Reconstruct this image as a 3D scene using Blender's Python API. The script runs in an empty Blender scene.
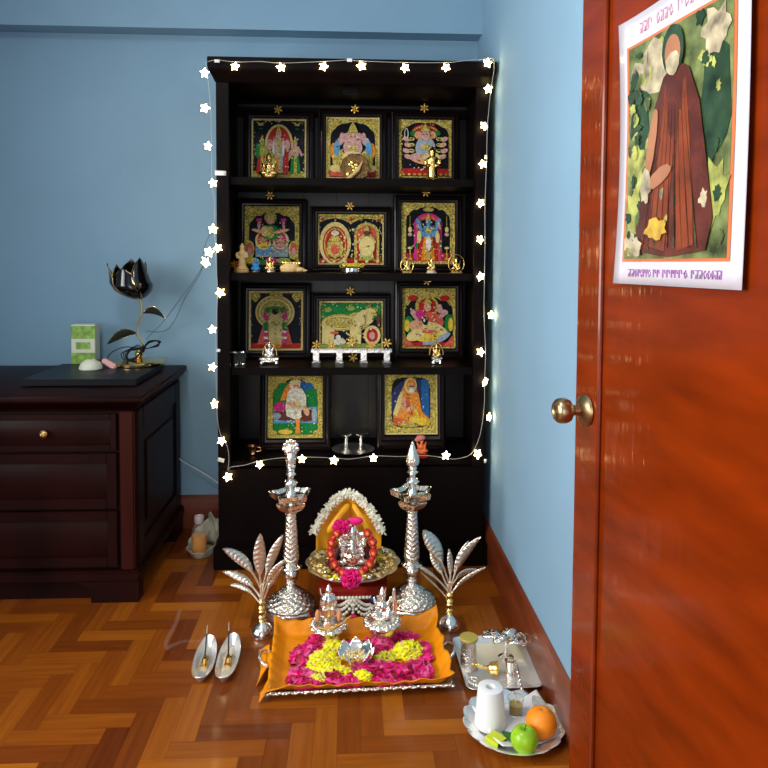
import bpy, bmesh, math, random
from mathutils import Vector, Matrix, noise
random.seed(7)
PI = math.pi
S = bpy.context.scene
COL = S.collection
R_ = math.radians
V = Vector

# ------------------------------------------------------------------ camera
H = 1.235; FPX = 700.0; PY = 289.0
YAW, PITCH, ROLL = R_(2.78), R_(2.77), R_(0.3)
CR = Matrix.Rotation(-YAW, 3, 'Z') @ Matrix.Rotation(PI/2-PITCH, 3, 'X') @ Matrix.Rotation(ROLL, 3, 'Z')
cd = bpy.data.cameras.new('camera'); cam = bpy.data.objects.new('camera', cd); COL.objects.link(cam)
cam.matrix_world = Matrix.Translation((0, 0, H)) @ CR.to_4x4()
cd.sensor_width = 36; cd.lens = 36*FPX/768; cd.shift_y = -(384-PY)/768; cd.clip_start = 0.02
S.camera = cam

def ray(px, py):
    return CR @ V(((px-384)/FPX, -(py-PY)/FPX, -1))
def atY(px, py, Y):
    d = ray(px, py); return V((0, 0, H)) + d*(Y/d.y)
def onz(px, py, z=0.0):
    d = ray(px, py); return V((0, 0, H)) + d*((z-H)/d.z)

# ------------------------------------------------------------------ materials
def mat(name, col, rough=.5, metal=0., emis=None, estr=0., bump=0., bscale=60., var=0., vscale=20., coat=0., alpha=1., trans=0., ior=1.45, sss=0., spec=.5, stretch=None):
    m = bpy.data.materials.new(name); m.use_nodes = True
    nt = m.node_tree; b = nt.nodes['Principled BSDF']
    b.inputs['Base Color'].default_value = (*col, 1); b.inputs['Roughness'].default_value = rough
    b.inputs['Metallic'].default_value = metal; b.inputs['Coat Weight'].default_value = coat
    b.inputs['Coat Roughness'].default_value = .08
    b.inputs['Alpha'].default_value = alpha; b.inputs['Transmission Weight'].default_value = trans
    b.inputs['IOR'].default_value = ior; b.inputs['Specular IOR Level'].default_value = spec
    if emis: b.inputs['Emission Color'].default_value = (*emis, 1); b.inputs['Emission Strength'].default_value = estr
    tc = nt.nodes.new('ShaderNodeTexCoord')
    src = tc.outputs['Object']
    if stretch:
        mp = nt.nodes.new('ShaderNodeMapping'); mp.inputs['Scale'].default_value = stretch
        nt.links.new(src, mp.inputs['Vector']); src = mp.outputs['Vector']
    if var > 0:
        n = nt.nodes.new('ShaderNodeTexNoise'); n.inputs['Scale'].default_value = vscale; n.inputs['Detail'].default_value = 5
        nt.links.new(src, n.inputs['Vector'])
        r = nt.nodes.new('ShaderNodeValToRGB')
        r.color_ramp.elements[0].position = .3; r.color_ramp.elements[1].position = .7
        r.color_ramp.elements[0].color = (*[max(0, c*(1-var)) for c in col], 1)
        r.color_ramp.elements[1].color = (*[min(1, c*(1+var)) for c in col], 1)
        nt.links.new(n.outputs['Fac'], r.inputs['Fac']); nt.links.new(r.outputs['Color'], b.inputs['Base Color'])
    if bump > 0:
        n2 = nt.nodes.new('ShaderNodeTexNoise'); n2.inputs['Scale'].default_value = bscale; n2.inputs['Detail'].default_value = 3
        nt.links.new(src, n2.inputs['Vector'])
        bp = nt.nodes.new('ShaderNodeBump'); bp.inputs['Strength'].default_value = bump; bp.inputs['Distance'].default_value = .004
        nt.links.new(n2.outputs['Fac'], bp.inputs['Height']); nt.links.new(bp.outputs['Normal'], b.inputs['Normal'])
    return m

blue_wall = mat('blue_wall_paint', (.212, .368, .50), .75, bump=.08, bscale=180, var=.04, vscale=3)
ceil_m = mat('ceiling_paint', (.6, .66, .7), .8, bump=.05, bscale=100)
espresso = mat('espresso_wood', (.0032, .0015, .0015), .42, bump=.08, bscale=25, var=.3, vscale=9, stretch=(1, 1, .1), spec=.08)
espresso_back = mat('espresso_back_board', (.020, .019, .020), .30, spec=.3, bump=.08, bscale=25, var=.25, vscale=9, stretch=(1, 1, .1))
mahog = mat('mahogany_wood', (.013, .0024, .0018), .42, spec=.15, var=.35, vscale=7, stretch=(1, 1, .15), bump=.08, bscale=30)
mahog_side = mahog
board_m = mat('baseboard_wood', (.15, .03, .010), .3, var=.3, vscale=5, stretch=(.5, .5, 3), coat=.3)
door_m = mat('door_wood', (.150, .0165, .0008), .24, var=.28, vscale=4, stretch=(1.2, 1.2, 5), coat=.3, spec=.2)
def door_ripple():   # faint vertical brush ripple in the lacquer
    nt = door_m.node_tree; b = nt.nodes['Principled BSDF']; tc = nt.nodes.new('ShaderNodeTexCoord')
    mp = nt.nodes.new('ShaderNodeMapping'); mp.inputs['Scale'].default_value = (1, 1, .05); n = nt.nodes.new('ShaderNodeTexNoise'); n.inputs['Scale'].default_value = 70
    bp = nt.nodes.new('ShaderNodeBump'); bp.inputs['Strength'].default_value = .5; bp.inputs['Distance'].default_value = .002
    nt.links.new(tc.outputs['Object'], mp.inputs[0]); nt.links.new(mp.outputs[0], n.inputs['Vector']); nt.links.new(n.outputs['Fac'], bp.inputs['Height'])
    nt.links.new(bp.outputs[0], b.inputs['Coat Normal']); b.inputs['Coat Roughness'].default_value = .05
door_ripple()
silver = mat('polished_silver', (.92, .87, .79), .13, .98, bump=.3, bscale=70)
silver_orn = mat('embossed_silver', (.90, .84, .74), .17, .97, bump=1., bscale=150)
silver_dull = mat('silver_tray_metal', (.88, .87, .84), .27, .72, bump=.15, bscale=90)
gold = mat('polished_gold', (.9, .62, .2), .22, 1., bump=.35, bscale=150)
brass = mat('brass', (.75, .5, .17), .27, 1., bump=.5, bscale=200)
lampgold = mat('lamp_gold', (.85, .62, .25), .18, 1.)
knobm = mat('antique_brass', (.42, .30, .16), .3, 1., bump=.03, bscale=50)
copper = mat('copper', (.7, .32, .16), .3, 1.)
blackm = mat('black_plastic', (.004, .005, .007), .4, spec=.2)
blackglass = mat('black_glass', (.004, .003, .004), .12, coat=.5)
leafdark = mat('dark_leaf_enamel', (.02, .025, .022), .35, bump=.3, bscale=80)
star_m = mat('lit_star_plastic', (1, .85, .5), .4, emis=(1, .74, .33), estr=20)
goldflower = mat('gold_flower_metal', (.95, .60, .14), .28, .45)
wire_m = mat('clear_wire', (.5, .5, .45), .4)
wire_dark = mat('grey_wire', (.05, .07, .09), .5)
tape_m = mat('white_tape', (.75, .75, .73), .5)
white_cable = mat('white_cable', (.7, .72, .72), .5)
cloth_o = mat('orange_silk', (.76, .255, .003), .4, var=.22, vscale=9, bump=.5, bscale=45, spec=.3)
cloth_y = mat('saffron_cloth', (1., .42, .015), .5, bump=.3, bscale=60, var=.25, vscale=14)
maroon = mat('maroon_cloth', (.08, .006, .008), .5, bump=.3, bscale=90)
magenta = mat('magenta_petal', (.85, .006, .17), .5, var=.45, vscale=40)
magenta2 = mat('pink_petal', (.85, .10, .30), .5, var=.3, vscale=40)
crimson = mat('crimson_petal', (.35, .004, .03), .5, var=.3, vscale=40)
yellowp = mat('yellow_petal', (.98, .88, .008), .5, var=.15, vscale=50)
creamp = mat('cream_petal', (.85, .68, .3), .5)
jasmine = mat('jasmine_petal', (.80, .77, .62), .6, var=.12, vscale=90)
redbead = mat('red_bead', (.50, .012, .006), .25, coat=.4)
orangebead = mat('orange_bead', (.85, .22, .03), .3)
redlac = mat('red_lacquer', (.28, .014, .008), .3, var=.3, vscale=30)
pearl = mat('pearl_bead', (.78, .74, .62), .3, coat=.4)
greenbead = mat('green_bead', (0, .16, .035), .3)
navybead = mat('navy_bead', (.005, .01, .07), .3)
papw = mat('white_paper', (.82, .82, .82), .7, bump=.05, bscale=60)
paper_poster = mat('poster_paper', (.52, .50, .56), .22, coat=.5, bump=.25, bscale=5)
orange_fr = mat('orange_peel', (.93, .27, .008), .42, bump=.35, bscale=260, var=.06, vscale=10)
apple_m = mat('green_apple_skin', (.30, .56, .015), .25, var=.2, vscale=22)
stem_m = mat('fruit_stem', (.06, .035, .01), .7)
leaf_g = mat('green_leaf', (.02, .13, .015), .4)
matchy = mat('yellow_green_card', (.55, .62, .02), .5)
cardb = mat('dark_card', (.08, .05, .02), .7)
plast = mat('cloudy_plastic', (.62, .62, .5), .3, bump=1., bscale=40, alpha=.85)
plast_clear = mat('clear_plastic', (.85, .85, .8), .15, alpha=.13)
oil = mat('amber_oil', (1., .40, .01), .1)
pinkcap = mat('pale_pink_cap', (.72, .58, .60), .4)
glass = mat('clear_glass', (.95, .95, .93), .04, trans=1.)
ghee = mat('ghee', (.62, .42, .08), .35)
incense = mat('incense_paste', (.03, .018, .012), .8)
ashm = mat('grey_ash', (.35, .33, .3), .9)
sandst = mat('cream_stone', (.75, .5, .2), .5, bump=.6, bscale=120, var=.15, vscale=40)
blue_id = mat('bright_blue_paint', (.02, .22, .55), .4)
pinkpl = mat('pink_plastic', (.75, .42, .40), .4)
creampl = mat('cream_plastic', (.65, .68, .55), .4)
greenlab = mat('green_label', (.22, .40, .07), .5, var=.5, vscale=40)
smoke_m = mat('smoke_wisp', (.8, .8, .85), 1., alpha=.013)
groove = mat('dark_groove', (.012, .004, .002), .6)

# painting pigments
def pig(n, c, **k): return mat('paint_'+n, c, k.pop('rough', .45), spec=.12, var=k.pop('var', .35), vscale=120, **k)
PG = {
 'black': pig('black', (.006, .007, .012)), 'red': pig('red', (.45, .02, .015)), 'coral': pig('coral', (.6, .10, .06)),
 'green': pig('green', (.01, .20, .04)), 'pink': pig('pink', (.55, .30, .28)), 'skin': pig('skin', (.68, .34, .18)),
 'orange': pig('orange', (.75, .25, .02)), 'blue': pig('blue', (.10, .30, .50)), 'navy': pig('navy', (.03, .04, .12)),
 'white': pig('white', (.68, .66, .55)), 'magenta': pig('magenta', (.55, .03, .20)), 'grey': pig('grey', (.30, .36, .44)),
 'yellow': pig('yellow', (.72, .50, .04)), 'brown': pig('brown', (.12, .035, .02)), 'lime': pig('lime', (.30, .38, .06)),
 'sky': pig('sky', (.02, .12, .35)),
 'gold': mat('paint_gold_leaf', (.80, .43, .085), .36, .2, spec=.4, var=.9, vscale=150, bump=1., bscale=330),
 'goldp': mat('paint_pale_gold', (1., .66, .24), .32, .12, var=.35, vscale=300, bump=1., bscale=400)}
PK = list(PG); PMATS = [PG[k] for k in PK]

# ------------------------------------------------------------------ mesh builder
class MB:
    def __init__(s, M=None): s.bm = bmesh.new(); s.M = M or Matrix.Identity(4); s.mi = 0
    def v(s, p): return s.bm.verts.new(s.M @ V(p))
    def f(s, vs):
        try:
            fc = s.bm.faces.new(vs); fc.material_index = s.mi; fc.smooth = True; return fc
        except ValueError: return None
    def box(s, x0, x1, y0, y1, z0, z1):
        v = [s.v((x, y, z)) for z in (z0, z1) for y in (y0, y1) for x in (x0, x1)]
        for a in ((0, 2, 3, 1), (4, 5, 7, 6), (0, 1, 5, 4), (2, 6, 7, 3), (0, 4, 6, 2), (1, 3, 7, 5)): s.f([v[i] for i in a])
        return s
    def bbox(s, x0, x1, y0, y1, z0, z1, b=.003):   # bevelled box
        n0 = len(s.bm.verts); g = bmesh.new()
        v = [g.verts.new((x, y, z)) for z in (z0, z1) for y in (y0, y1) for x in (x0, x1)]
        for a in ((0, 2, 3, 1), (4, 5, 7, 6), (0, 1, 5, 4), (2, 6, 7, 3), (0, 4, 6, 2), (1, 3, 7, 5)): g.faces.new([v[i] for i in a])
        bmesh.ops.bevel(g, geom=list(g.edges), offset=b, segments=2, affect='EDGES')
        mp = {}
        for q in g.verts: mp[q] = s.v(q.co)
        for fc in g.faces: s.f([mp[q] for q in fc.verts])
        g.free(); return s
    def lathe(s, prof, c=(0, 0, 0), seg=28, mod=None, cap0=True, cap1=True):
        rings = []
        for i, (r, z) in enumerate(prof):
            ring = []
            for k in range(seg):
                t = 2*PI*k/seg; rr = r; zz = z
                if mod:
                    q = mod(t, i, r, z)
                    if isinstance(q, tuple): rr, zz = q
                    else: rr = q
                ring.append(s.v((c[0]+rr*math.cos(t), c[1]+rr*math.sin(t), c[2]+zz)))
            rings.append(ring)
        for a, b in zip(rings, rings[1:]):
            for k in range(seg): s.f([a[k], a[(k+1) % seg], b[(k+1) % seg], b[k]])
        if cap0: s.f(rings[0][::-1])
        if cap1: s.f(rings[-1])
        return s
    def tube(s, pts, r, seg=8, flat=None):
        pts = [V(p) for p in pts]; n = len(pts); rings = []
        rr = r if isinstance(r, (list, tuple)) else [r]*n
        up = None
        for i, p in enumerate(pts):
            t = (pts[min(i+1, n-1)]-pts[max(i-1, 0)])
            if t.length < 1e-9: t = V((0, 0, 1))
            t.normalize()
            if up is None:
                up = V((0, 0, 1)) if abs(t.z) < .9 else V((0, 1, 0))
            a = t.cross(up)
            if a.length < 1e-6: a = t.cross(V((1, 0, 0)))
            a.normalize(); b = a.cross(t).normalized(); up = b
            rings.append([s.v(p + a*rr[i]*math.cos(2*PI*k/seg) + b*rr[i]*math.sin(2*PI*k/seg)) for k in range(seg)])
        for a, b in zip(rings, rings[1:]):
            for k in range(seg): s.f([a[k], a[(k+1) % seg], b[(k+1) % seg], b[k]])
        s.f(rings[0][::-1]); s.f(rings[-1]); return s
    def ell(s, c, r, seg=12, rings=8, rot=None):
        if not isinstance(r, (tuple, list)): r = (r, r, r)
        c = V(c); Q = rot or Matrix.Identity(3)
        top = s.v(c + Q @ V((0, 0, r[2]))); bot = s.v(c - Q @ V((0, 0, r[2]))); prev = None; first = None
        for i in range(1, rings):
            ph = PI*i/rings
            ring = [s.v(c + Q @ V((r[0]*math.sin(ph)*math.cos(2*PI*k/seg), r[1]*math.sin(ph)*math.sin(2*PI*k/seg), r[2]*math.cos(ph)))) for k in range(seg)]
            if prev:
                for k in range(seg): s.f([prev[k], ring[k], ring[(k+1) % seg], prev[(k+1) % seg]])
            else:
                for k in range(seg): s.f([top, ring[k], ring[(k+1) % seg]])
            prev = ring
        for k in range(seg): s.f([prev[k], bot, prev[(k+1) % seg]])
        return s
    def prism(s, pts, y0, y1):      # outline in x,z extruded in y (front y0)
        a = [s.v((x, y0, z)) for x, z in pts]; b = [s.v((x, y1, z)) for x, z in pts]
        s.f(a); s.f(b[::-1]); n = len(a)
        for k in range(n): s.f([a[k], b[k], b[(k+1) % n], a[(k+1) % n]])
        return s
    def grid(s, fn, nu, nv, closed_u=False):
        g = [[s.v(fn(u/nu, w/nv)) for u in range(nu+(0 if closed_u else 1))] for w in range(nv+1)]
        L = len(g[0])
        for w in range(nv):
            for u in range(nu):
                s.f([g[w][u], g[w][(u+1) % L], g[w+1][(u+1) % L], g[w+1][u]])
        return s
    def build(s, name, mats, parent=None, solid=0, remesh=0, ang=35, sub=0, kind=None, label=None):
        if not isinstance(mats, (list, tuple)): mats = [mats]
        bmesh.ops.recalc_face_normals(s.bm, faces=s.bm.faces[:]) if not solid else None
        me = bpy.data.meshes.new(name); s.bm.to_mesh(me); s.bm.free()
        for m in mats: me.materials.append(m)
        me.set_sharp_from_angle(angle=R_(ang))
        o = bpy.data.objects.new(name, me); COL.objects.link(o)
        if parent: o.parent = parent
        if remesh:
            r = o.modifiers.new('remesh', 'REMESH'); r.mode = 'VOXEL'; r.voxel_size = remesh; r.use_smooth_shade = True
            q = o.modifiers.new('smooth', 'SMOOTH'); q.iterations = 3
        if solid:
            q = o.modifiers.new('solid', 'SOLIDIFY'); q.thickness = solid; q.offset = 0
        if sub:
            q = o.modifiers.new('sub', 'SUBSURF'); q.levels = sub; q.render_levels = sub
        if kind: o['kind'] = kind
        if label: o['label'] = label
        return o

def tag(o, label=None, cat=None, group=None, kind=None):
    if label: o['label'] = label
    if cat: o['category'] = cat
    if group: o['group'] = group
    if kind: o['kind'] = kind
    return o
def thing(name, label, cat, loc=(0, 0, 0), rz=0, group=None, rx=0):
    o = bpy.data.objects.new(name, None); COL.objects.link(o)
    o.empty_display_size = .05; o.location = loc; o.rotation_euler = (rx, 0, rz)
    return tag(o, label, cat, group)
def struct(o): o['kind'] = 'structure'; return o
def copy_tree(o, parent=None):
    c = o.copy(); COL.objects.link(c); c.parent = parent
    for ch in list(o.children): copy_tree(ch, c)
    return c
def bez(p0, p1, p2, n=10):
    p0, p1, p2 = V(p0), V(p1), V(p2)
    return [p0*(1-t)**2 + p1*2*t*(1-t) + p2*t*t for t in [i/n for i in range(n+1)]]
def spline(pts, n=6):
    P = [V(p) for p in pts]; P = [P[0]*2-P[1]] + P + [P[-1]*2-P[-2]]; out = []
    for i in range(1, len(P)-2):
        for k in range(n):
            t = k/n; a, b, c, d = P[i-1], P[i], P[i+1], P[i+2]
            out.append(.5*((2*b)+(c-a)*t+(2*a-5*b+4*c-d)*t*t+(3*b-a-3*c+d)*t**3))
    out.append(P[-2]); return out

# ------------------------------------------------------------------ room
XR = .567; YB = 3.15; XL = -2.3; ZC = 2.75; YF = -1.6
# floor: herringbone parquet
def floor_material():
    m = bpy.data.materials.new('parquet_lacquer'); m.use_nodes = True; nt = m.node_tree; b = nt.nodes['Principled BSDF']
    at = nt.nodes.new('ShaderNodeAttribute'); at.attribute_name = 'tone'
    uv = nt.nodes.new('ShaderNodeUVMap'); uv.uv_map = 'UVMap'
    mp = nt.nodes.new('ShaderNodeMapping'); mp.inputs['Scale'].default_value = (3, 45, 1)
    n = nt.nodes.new('ShaderNodeTexNoise'); n.inputs['Scale'].default_value = 1.5; n.inputs['Detail'].default_value = 6
    nt.links.new(uv.outputs[0], mp.inputs[0]); nt.links.new(mp.outputs[0], n.inputs['Vector'])
    mix = nt.nodes.new('ShaderNodeMath'); mix.operation = 'MULTIPLY_ADD'; mix.inputs[1].default_value = .45
    nt.links.new(n.outputs['Fac'], mix.inputs[0]); nt.links.new(at.outputs['Fac'], mix.inputs[2])
    r = nt.nodes.new('ShaderNodeValToRGB'); cr = r.color_ramp
    cr.elements[0].position = .15; cr.elements[0].color = (.085, .014, .0015, 1)
    cr.elements[1].position = 1.15 if False else 1.0; cr.elements[1].color = (.42, .13, .008, 1)
    e = cr.elements.new(.55); e.color = (.215, .048, .003, 1)
    nt.links.new(mix.outputs[0], r.inputs['Fac']); nt.links.new(r.outputs[0], b.inputs['Base Color'])
    b.inputs['Roughness'].default_value = .34; b.inputs['Specular IOR Level'].default_value = .3; b.inputs['Coat Weight'].default_value = .2; b.inputs['Coat Roughness'].default_value = .1
    return m
fm = MB(); bm = fm.bm
tone = bm.faces.layers.float.new('tonef'); uvl = bm.loops.layers.uv.new('UVMap'); colr = bm.loops.layers.float_color.new('tone')
W_ = .06; N_ = 4; gap = .0003; ox, oy = -2.31, -1.62
nx = int((XR+.13-ox)/W_)+2; ny = int((YB-oy)/W_)+2
rnd = random.Random(3)
done = set()
def plank(x0, y0, x1, y1, vert):
    X0, X1, Y0, Y1 = ox+x0*W_+gap, ox+x1*W_-gap, oy+y0*W_+gap, oy+y1*W_-gap
    X0 = max(X0, XL); Y0 = max(Y0, YF); X1 = min(X1, XR+.12); Y1 = min(Y1, YB)
    if X1-X0 < .003 or Y1-Y0 < .003: return
    vs = [bm.verts.new(p) for p in ((X0, Y0, 0), (X1, Y0, 0), (X1, Y1, 0), (X0, Y1, 0))]
    f = bm.faces.new(vs); t = rnd.random()
    t = min(.8, max(0, .33+rnd.gauss(0, .17))) ; u0 = rnd.random()*20; v0 = rnd.random()*20
    for l in f.loops:
        p = l.vert.co; a, b_ = (p.y, p.x) if vert else (p.x, p.y)
        l[uvl].uv = (a+u0, b_+v0); l[colr] = (t, t, t, 1)
for x in range(-8, nx+8):
    for y in range(-8, ny+8):
        d = (x-y) % (2*N_)
        if d < N_: key = ('h', x-d, y); box = (x-d, y, x-d+N_, y+1)
        else: y0 = y-(2*N_-1-d); key = ('v', x, y0); box = (x, y0, x+1, y0+N_)
        if key in done: continue
        done.add(key); plank(*box, key[0] == 'v')
flo = fm.build('floor', floor_material()); struct(flo)
sb = MB(); sb.box(XL-.1, XR+.14, YF, YB+.1, -.06, -.0012); struct(sb.build('floor_subfloor', groove)); bpy.data.objects['floor_subfloor'].name = 'floor_base'

m = MB(); m.box(XL-.1, XR+.13, YB, YB+.1, 0, ZC); struct(m.build('wall_back', blue_wall))
m = MB(); m.box(XR, XR+.13, .97, YB, 0, ZC); struct(m.build('wall_right', blue_wall))
m = MB()   # left wall with window opening
WY0, WY1, WZ0, WZ1 = -.7, 1.5, .75, 2.25
m.box(XL-.1, XL, YF, WY0, 0, ZC); m.box(XL-.1, XL, WY1, YB, 0, ZC); m.box(XL-.1, XL, WY0, WY1, 0, WZ0); m.box(XL-.1, XL, WY0, WY1, WZ1, ZC)
struct(m.build('wall_left', blue_wall))
wf = thing('window_1', None, None, (XL-.05, 0, 0)); del_ = None; wf['kind'] = 'structure'
m = MB()
for (a, b) in ((WY0, WY0+.05), (WY1-.05, WY1), (.38, .42)): m.bbox(-.03, .03, a, b, WZ0, WZ1)
m.bbox(-.03, .03, WY0, WY1, WZ0, WZ0+.05); m.bbox(-.03, .03, WY0, WY1, WZ1-.05, WZ1)
m.build('window_frame', papw, wf)
m = MB(); m.box(XL-.1, XR+.13, YF, YB+.1, ZC, ZC+.1); struct(m.build('ceiling', ceil_m))
m = MB(); m.box(XL-.1, -.9, YF-.1, YF, 0, ZC); m.box(.5, XR+.13, YF-.1, YF, 0, ZC); m.box(-.9, .5, YF-.1, YF, 2.1, ZC); struct(m.build('wall_front', blue_wall))
# beam along the back wall
m = MB(); m.box(XL, XR, 3.05, YB, 2.19, ZC); struct(m.build('trim_1', blue_wall))
# baseboards with a moulded top
def baseboard(name, p0, p1, n):
    p0, p1, n = V(p0), V(p1), V(n)
    prof = [(0, 0), (.018, 0), (.018, .118), (.014, .128), (.012, .142), (.004, .15), (0, .15)]
    m = MB(); A = [m.v(p0+n*a+V((0, 0, z))) for a, z in prof]; B = [m.v(p1+n*a+V((0, 0, z))) for a, z in prof]
    for k in range(len(prof)): m.f([A[k], A[(k+1) % len(A)], B[(k+1) % len(A)], B[k]])
    m.f(A); m.f(B[::-1]); struct(m.build(name, board_m))
baseboard('baseboard_back', (XL, YB, 0), (XR, YB, 0), (0, -1, 0))
baseboard('baseboard_right', (XR, .97, 0), (XR, YB-.018, 0), (-1, 0, 0))
baseboard('baseboard_left', (XL, YF, 0), (XL, YB-.018, 0), (1, 0, 0))

# ------------------------------------------------------------------ door
TH = R_(7.4)
door = bpy.data.objects.new('door_1', None); COL.objects.link(door); door['kind'] = 'structure'
door.location = (0.4715, 1.429, 0)
# local frame: x = along the leaf from free edge to hinge, y = out of the room face (towards the left), z up
ex = V((math.sin(TH), -math.cos(TH), 0)); ey = V((-math.cos(TH), -math.sin(TH), 0))
door.matrix_world = Matrix(((ex.x, ey.x, 0, 0.4715), (ex.y, ey.y, 0, 1.429), (0, 0, 1, 0), (0, 0, 0, 1)))
DW = .80; DH = 2.06
m = MB()
m.bbox(0, .093, -.038, 0, .008, DH, .0015)                       # lock stile
m.bbox(DW-.1, DW, -.038, 0, .008, DH, .0015)
m.bbox(.093, DW-.1, -.038, 0, .008, .10, .0015); m.bbox(.093, DW-.1, -.038, 0, DH-.1, DH, .0015)
m.build('stile', door_m, door)
m = MB(); m.box(.093, DW-.1, -.030, -.006, .10, DH-.1); m.build('panel', door_m, door)
m = MB()
for x in (.097, DW-.097):
    m.tube([(x, -.002, .10), (x, -.002, DH-.1)], .006, 10)
m.build('moulding', door_m, door)
dk = bpy.data.objects.new('door_knob', None); COL.objects.link(dk); dk.parent = door
dk.location = (.050, 0, .925); dk.rotation_euler = (-PI/2, 0, 0)  # local z -> door +y
m = MB(); m.lathe([(.001, 0), (.031, 0), (.033, .003), (.031, .008), (.024, .012), (.018, .015), (.011, .018), (.010, .030), (.013, .034)], seg=32)
ro = m.build('rosette', knobm, dk)
m = MB(); m.lathe([(.010, .028), (.014, .033), (.022, .038), (.0255, .046), (.026, .054), (.024, .062), (.019, .067), (.012, .0685), (.010, .066), (.009, .0655)], seg=32)
m.build('knob', knobm, dk)

# poster taped on the door
ps = thing('door_poster', 'colourful devotional poster with white margin taped on the red-brown door', 'poster')
ps.matrix_world = door.matrix_world @ Matrix.Translation((0, .0, 0))
def dpt(px, py):   # pixel onto the door face -> door local x,z
    d = ray(px, py); o = V((0, 0, H)) - V((0.4715, 1.429, 0)); nrm = ey
    t = -(o.dot(nrm))/(d.dot(nrm)); p = o + d*t
    return p.dot(ex), p.z
TL = dpt(621, 28); BL = dpt(615.5, 283)
PW, PH = .34, TL[1]-BL[1]
def pp(u, v, lift=0.):   # poster local: u across, v up
    x = BL[0] + .010 + (TL[0]-BL[0])*v + u*PW + .004*math.sin(v*PI)
    z = BL[1] + v*PH + u*.004
    y = .004 + .004*(1-abs(2*u-1)) * (.5+.5*math.sin(v*7)) + .006*(1-u)**8*abs(2*v-1)**2 + lift
    return (x, y, z)
m = MB(); m.grid(lambda u, v: pp(u, v), 16, 20); m.build('sheet', paper_poster, ps, solid=.0006)
def ppoly(mb, pts, lift, mi, n=1):
    mb.mi = mi; c = V((0, 0, 0)); vs = [mb.v(pp(u, v, lift)) for u, v in pts]
    cx = sum(p[0] for p in pts)/len(pts); cy = sum(p[1] for p in pts)/len(pts); cv = mb.v(pp(cx, cy, lift))
    for k in range(len(vs)): mb.f([vs[k], vs[(k+1) % len(vs)], cv])
def blob(cx, cy, rx, ry, n=18, jag=.12, seed=0, rot=0):
    r = random.Random(seed); out = []
    for k in range(n):
        t = 2*PI*k/n; q = 1+r.uniform(-jag, jag); a, b = rx*q*math.cos(t), ry*q*math.sin(t)
        out.append((cx+a*math.cos(rot)-b*math.sin(rot), cy+a*math.sin(rot)+b*math.cos(rot)))
    return out
pm = [mat('print_'+n, c, .22, coat=.6, var=v, vscale=sc, bump=.2, bscale=9) for n, c, v, sc in (
    ('orange_border', (.50, .14, .05), .1, 10), ('backdrop', (.12, .15, .05), .8, 22), ('olive', (.30, .32, .08), .6, 30), ('dark_green', (.02, .045, .02), .6, 30),
    ('robe_maroon', (.085, .018, .01), .45, 22), ('robe_orange', (.17, .035, .01), .35, 18), ('skin', (.32, .14, .07), .15, 12),
    ('cream', (.36, .31, .20), .6, 34), ('yellow', (.42, .26, .03), .5, 30), ('violet', (.36, .18, .42), .1, 10), ('pink', (.70, .40, .50), .1, 10))]
m = MB()
ed = lambda u0, v0, u1, v1: [(u0+(u1-u0)*a, v0+(v1-v0)*b) for a, b in [(k/8, 0) for k in range(8)]+[(1, k/8) for k in range(8)]+[(1-k/8, 1) for k in range(8)]+[(0, 1-k/8) for k in range(8)]]
def pgrid(u0, v0, u1, v1, lift, mi, n=14):
    m.mi = mi; m.grid(lambda a, b: pp(u0+(u1-u0)*a, v0+(v1-v0)*b, lift), n, n)
pgrid(.075, .085, .925, .895, .0012, 0); pgrid(.095, .095, .905, .885, .0016, 1)
L = .0020
for (b, mi) in ((blob(.20, .62, .09, .16, seed=1), 3), (blob(.17, .45, .07, .10, seed=2, jag=.3), 2), (blob(.17, .28, .07, .08, seed=3, jag=.3), 2),
                (blob(.22, .76, .10, .06, seed=4, jag=.3), 7), (blob(.16, .15, .06, .05, seed=5, jag=.2), 7), (blob(.35, .78, .12, .10, seed=6), 7),
                (blob(.8, .6, .1, .2, seed=7), 3), (blob(.82, .3, .08, .1, seed=8, jag=.3), 2), (blob(.8, .8, .1, .07, seed=9, jag=.3), 7)):
    ppoly(m, b, L, mi); L += .00012
rz_ = random.Random(77)
for _ in range(70):
    ppoly(m, blob(rz_.choice([rz_.uniform(.12, .30), rz_.uniform(.12, .88)]), rz_.uniform(.12, .87), rz_.uniform(.012, .035), rz_.uniform(.010, .03), seed=_, jag=.35), L, rz_.choice([1, 2, 3, 3, 7, 2])); L += .00003
fig = [(.22, .20), (.28, .42), (.33, .60), (.42, .72), (.52, .76), (.62, .72), (.70, .60), (.76, .42), (.82, .22), (.78, .12), (.5, .10), (.26, .12)]
ppoly(m, fig, L, 4); L += .0003
ppoly(m, [(.44, .70), (.40, .5), (.36, .3), (.34, .14), (.48, .12), (.52, .4), (.53, .66)], L, 5); L += .0002
ppoly(m, [(.60, .70), (.64, .5), (.68, .3), (.70, .14), (.58, .12), (.55, .4), (.56, .66)], L, 5); L += .0002
for _ in range(9): ppoly(m, [(.42+.02*_, .68), (.28+.055*_, .13), (.29+.055*_, .13)], L, [5, 4, 3][_ % 3]); L += .00005
ppoly(m, blob(.50, .80, .085, .085, seed=11, jag=.03), L, 3); L += .0002
ppoly(m, blob(.50, .79, .062, .062, seed=12, jag=.02), L, 6); L += .0002
ppoly(m, blob(.50, .755, .055, .04, seed=13, jag=.1), L, 7); L += .0002
ppoly(m, blob(.34, .50, .035, .13, seed=14, jag=.05, rot=-.25), L, 6); L += .0002
ppoly(m, blob(.42, .38, .10, .03, seed=15, jag=.05, rot=.25), L, 6); L += .0002
ppoly(m, blob(.30, .36, .05, .06, seed=16, jag=.25), L, 7); L += .0002
ppoly(m, blob(.40, .20, .09, .035, seed=17, jag=.3), L, 8); L += .0002
ppoly(m, blob(.24, .14, .05, .03, seed=18, jag=.3), L, 7); L += .0002
m.build('printed_picture', pm, ps)
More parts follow.
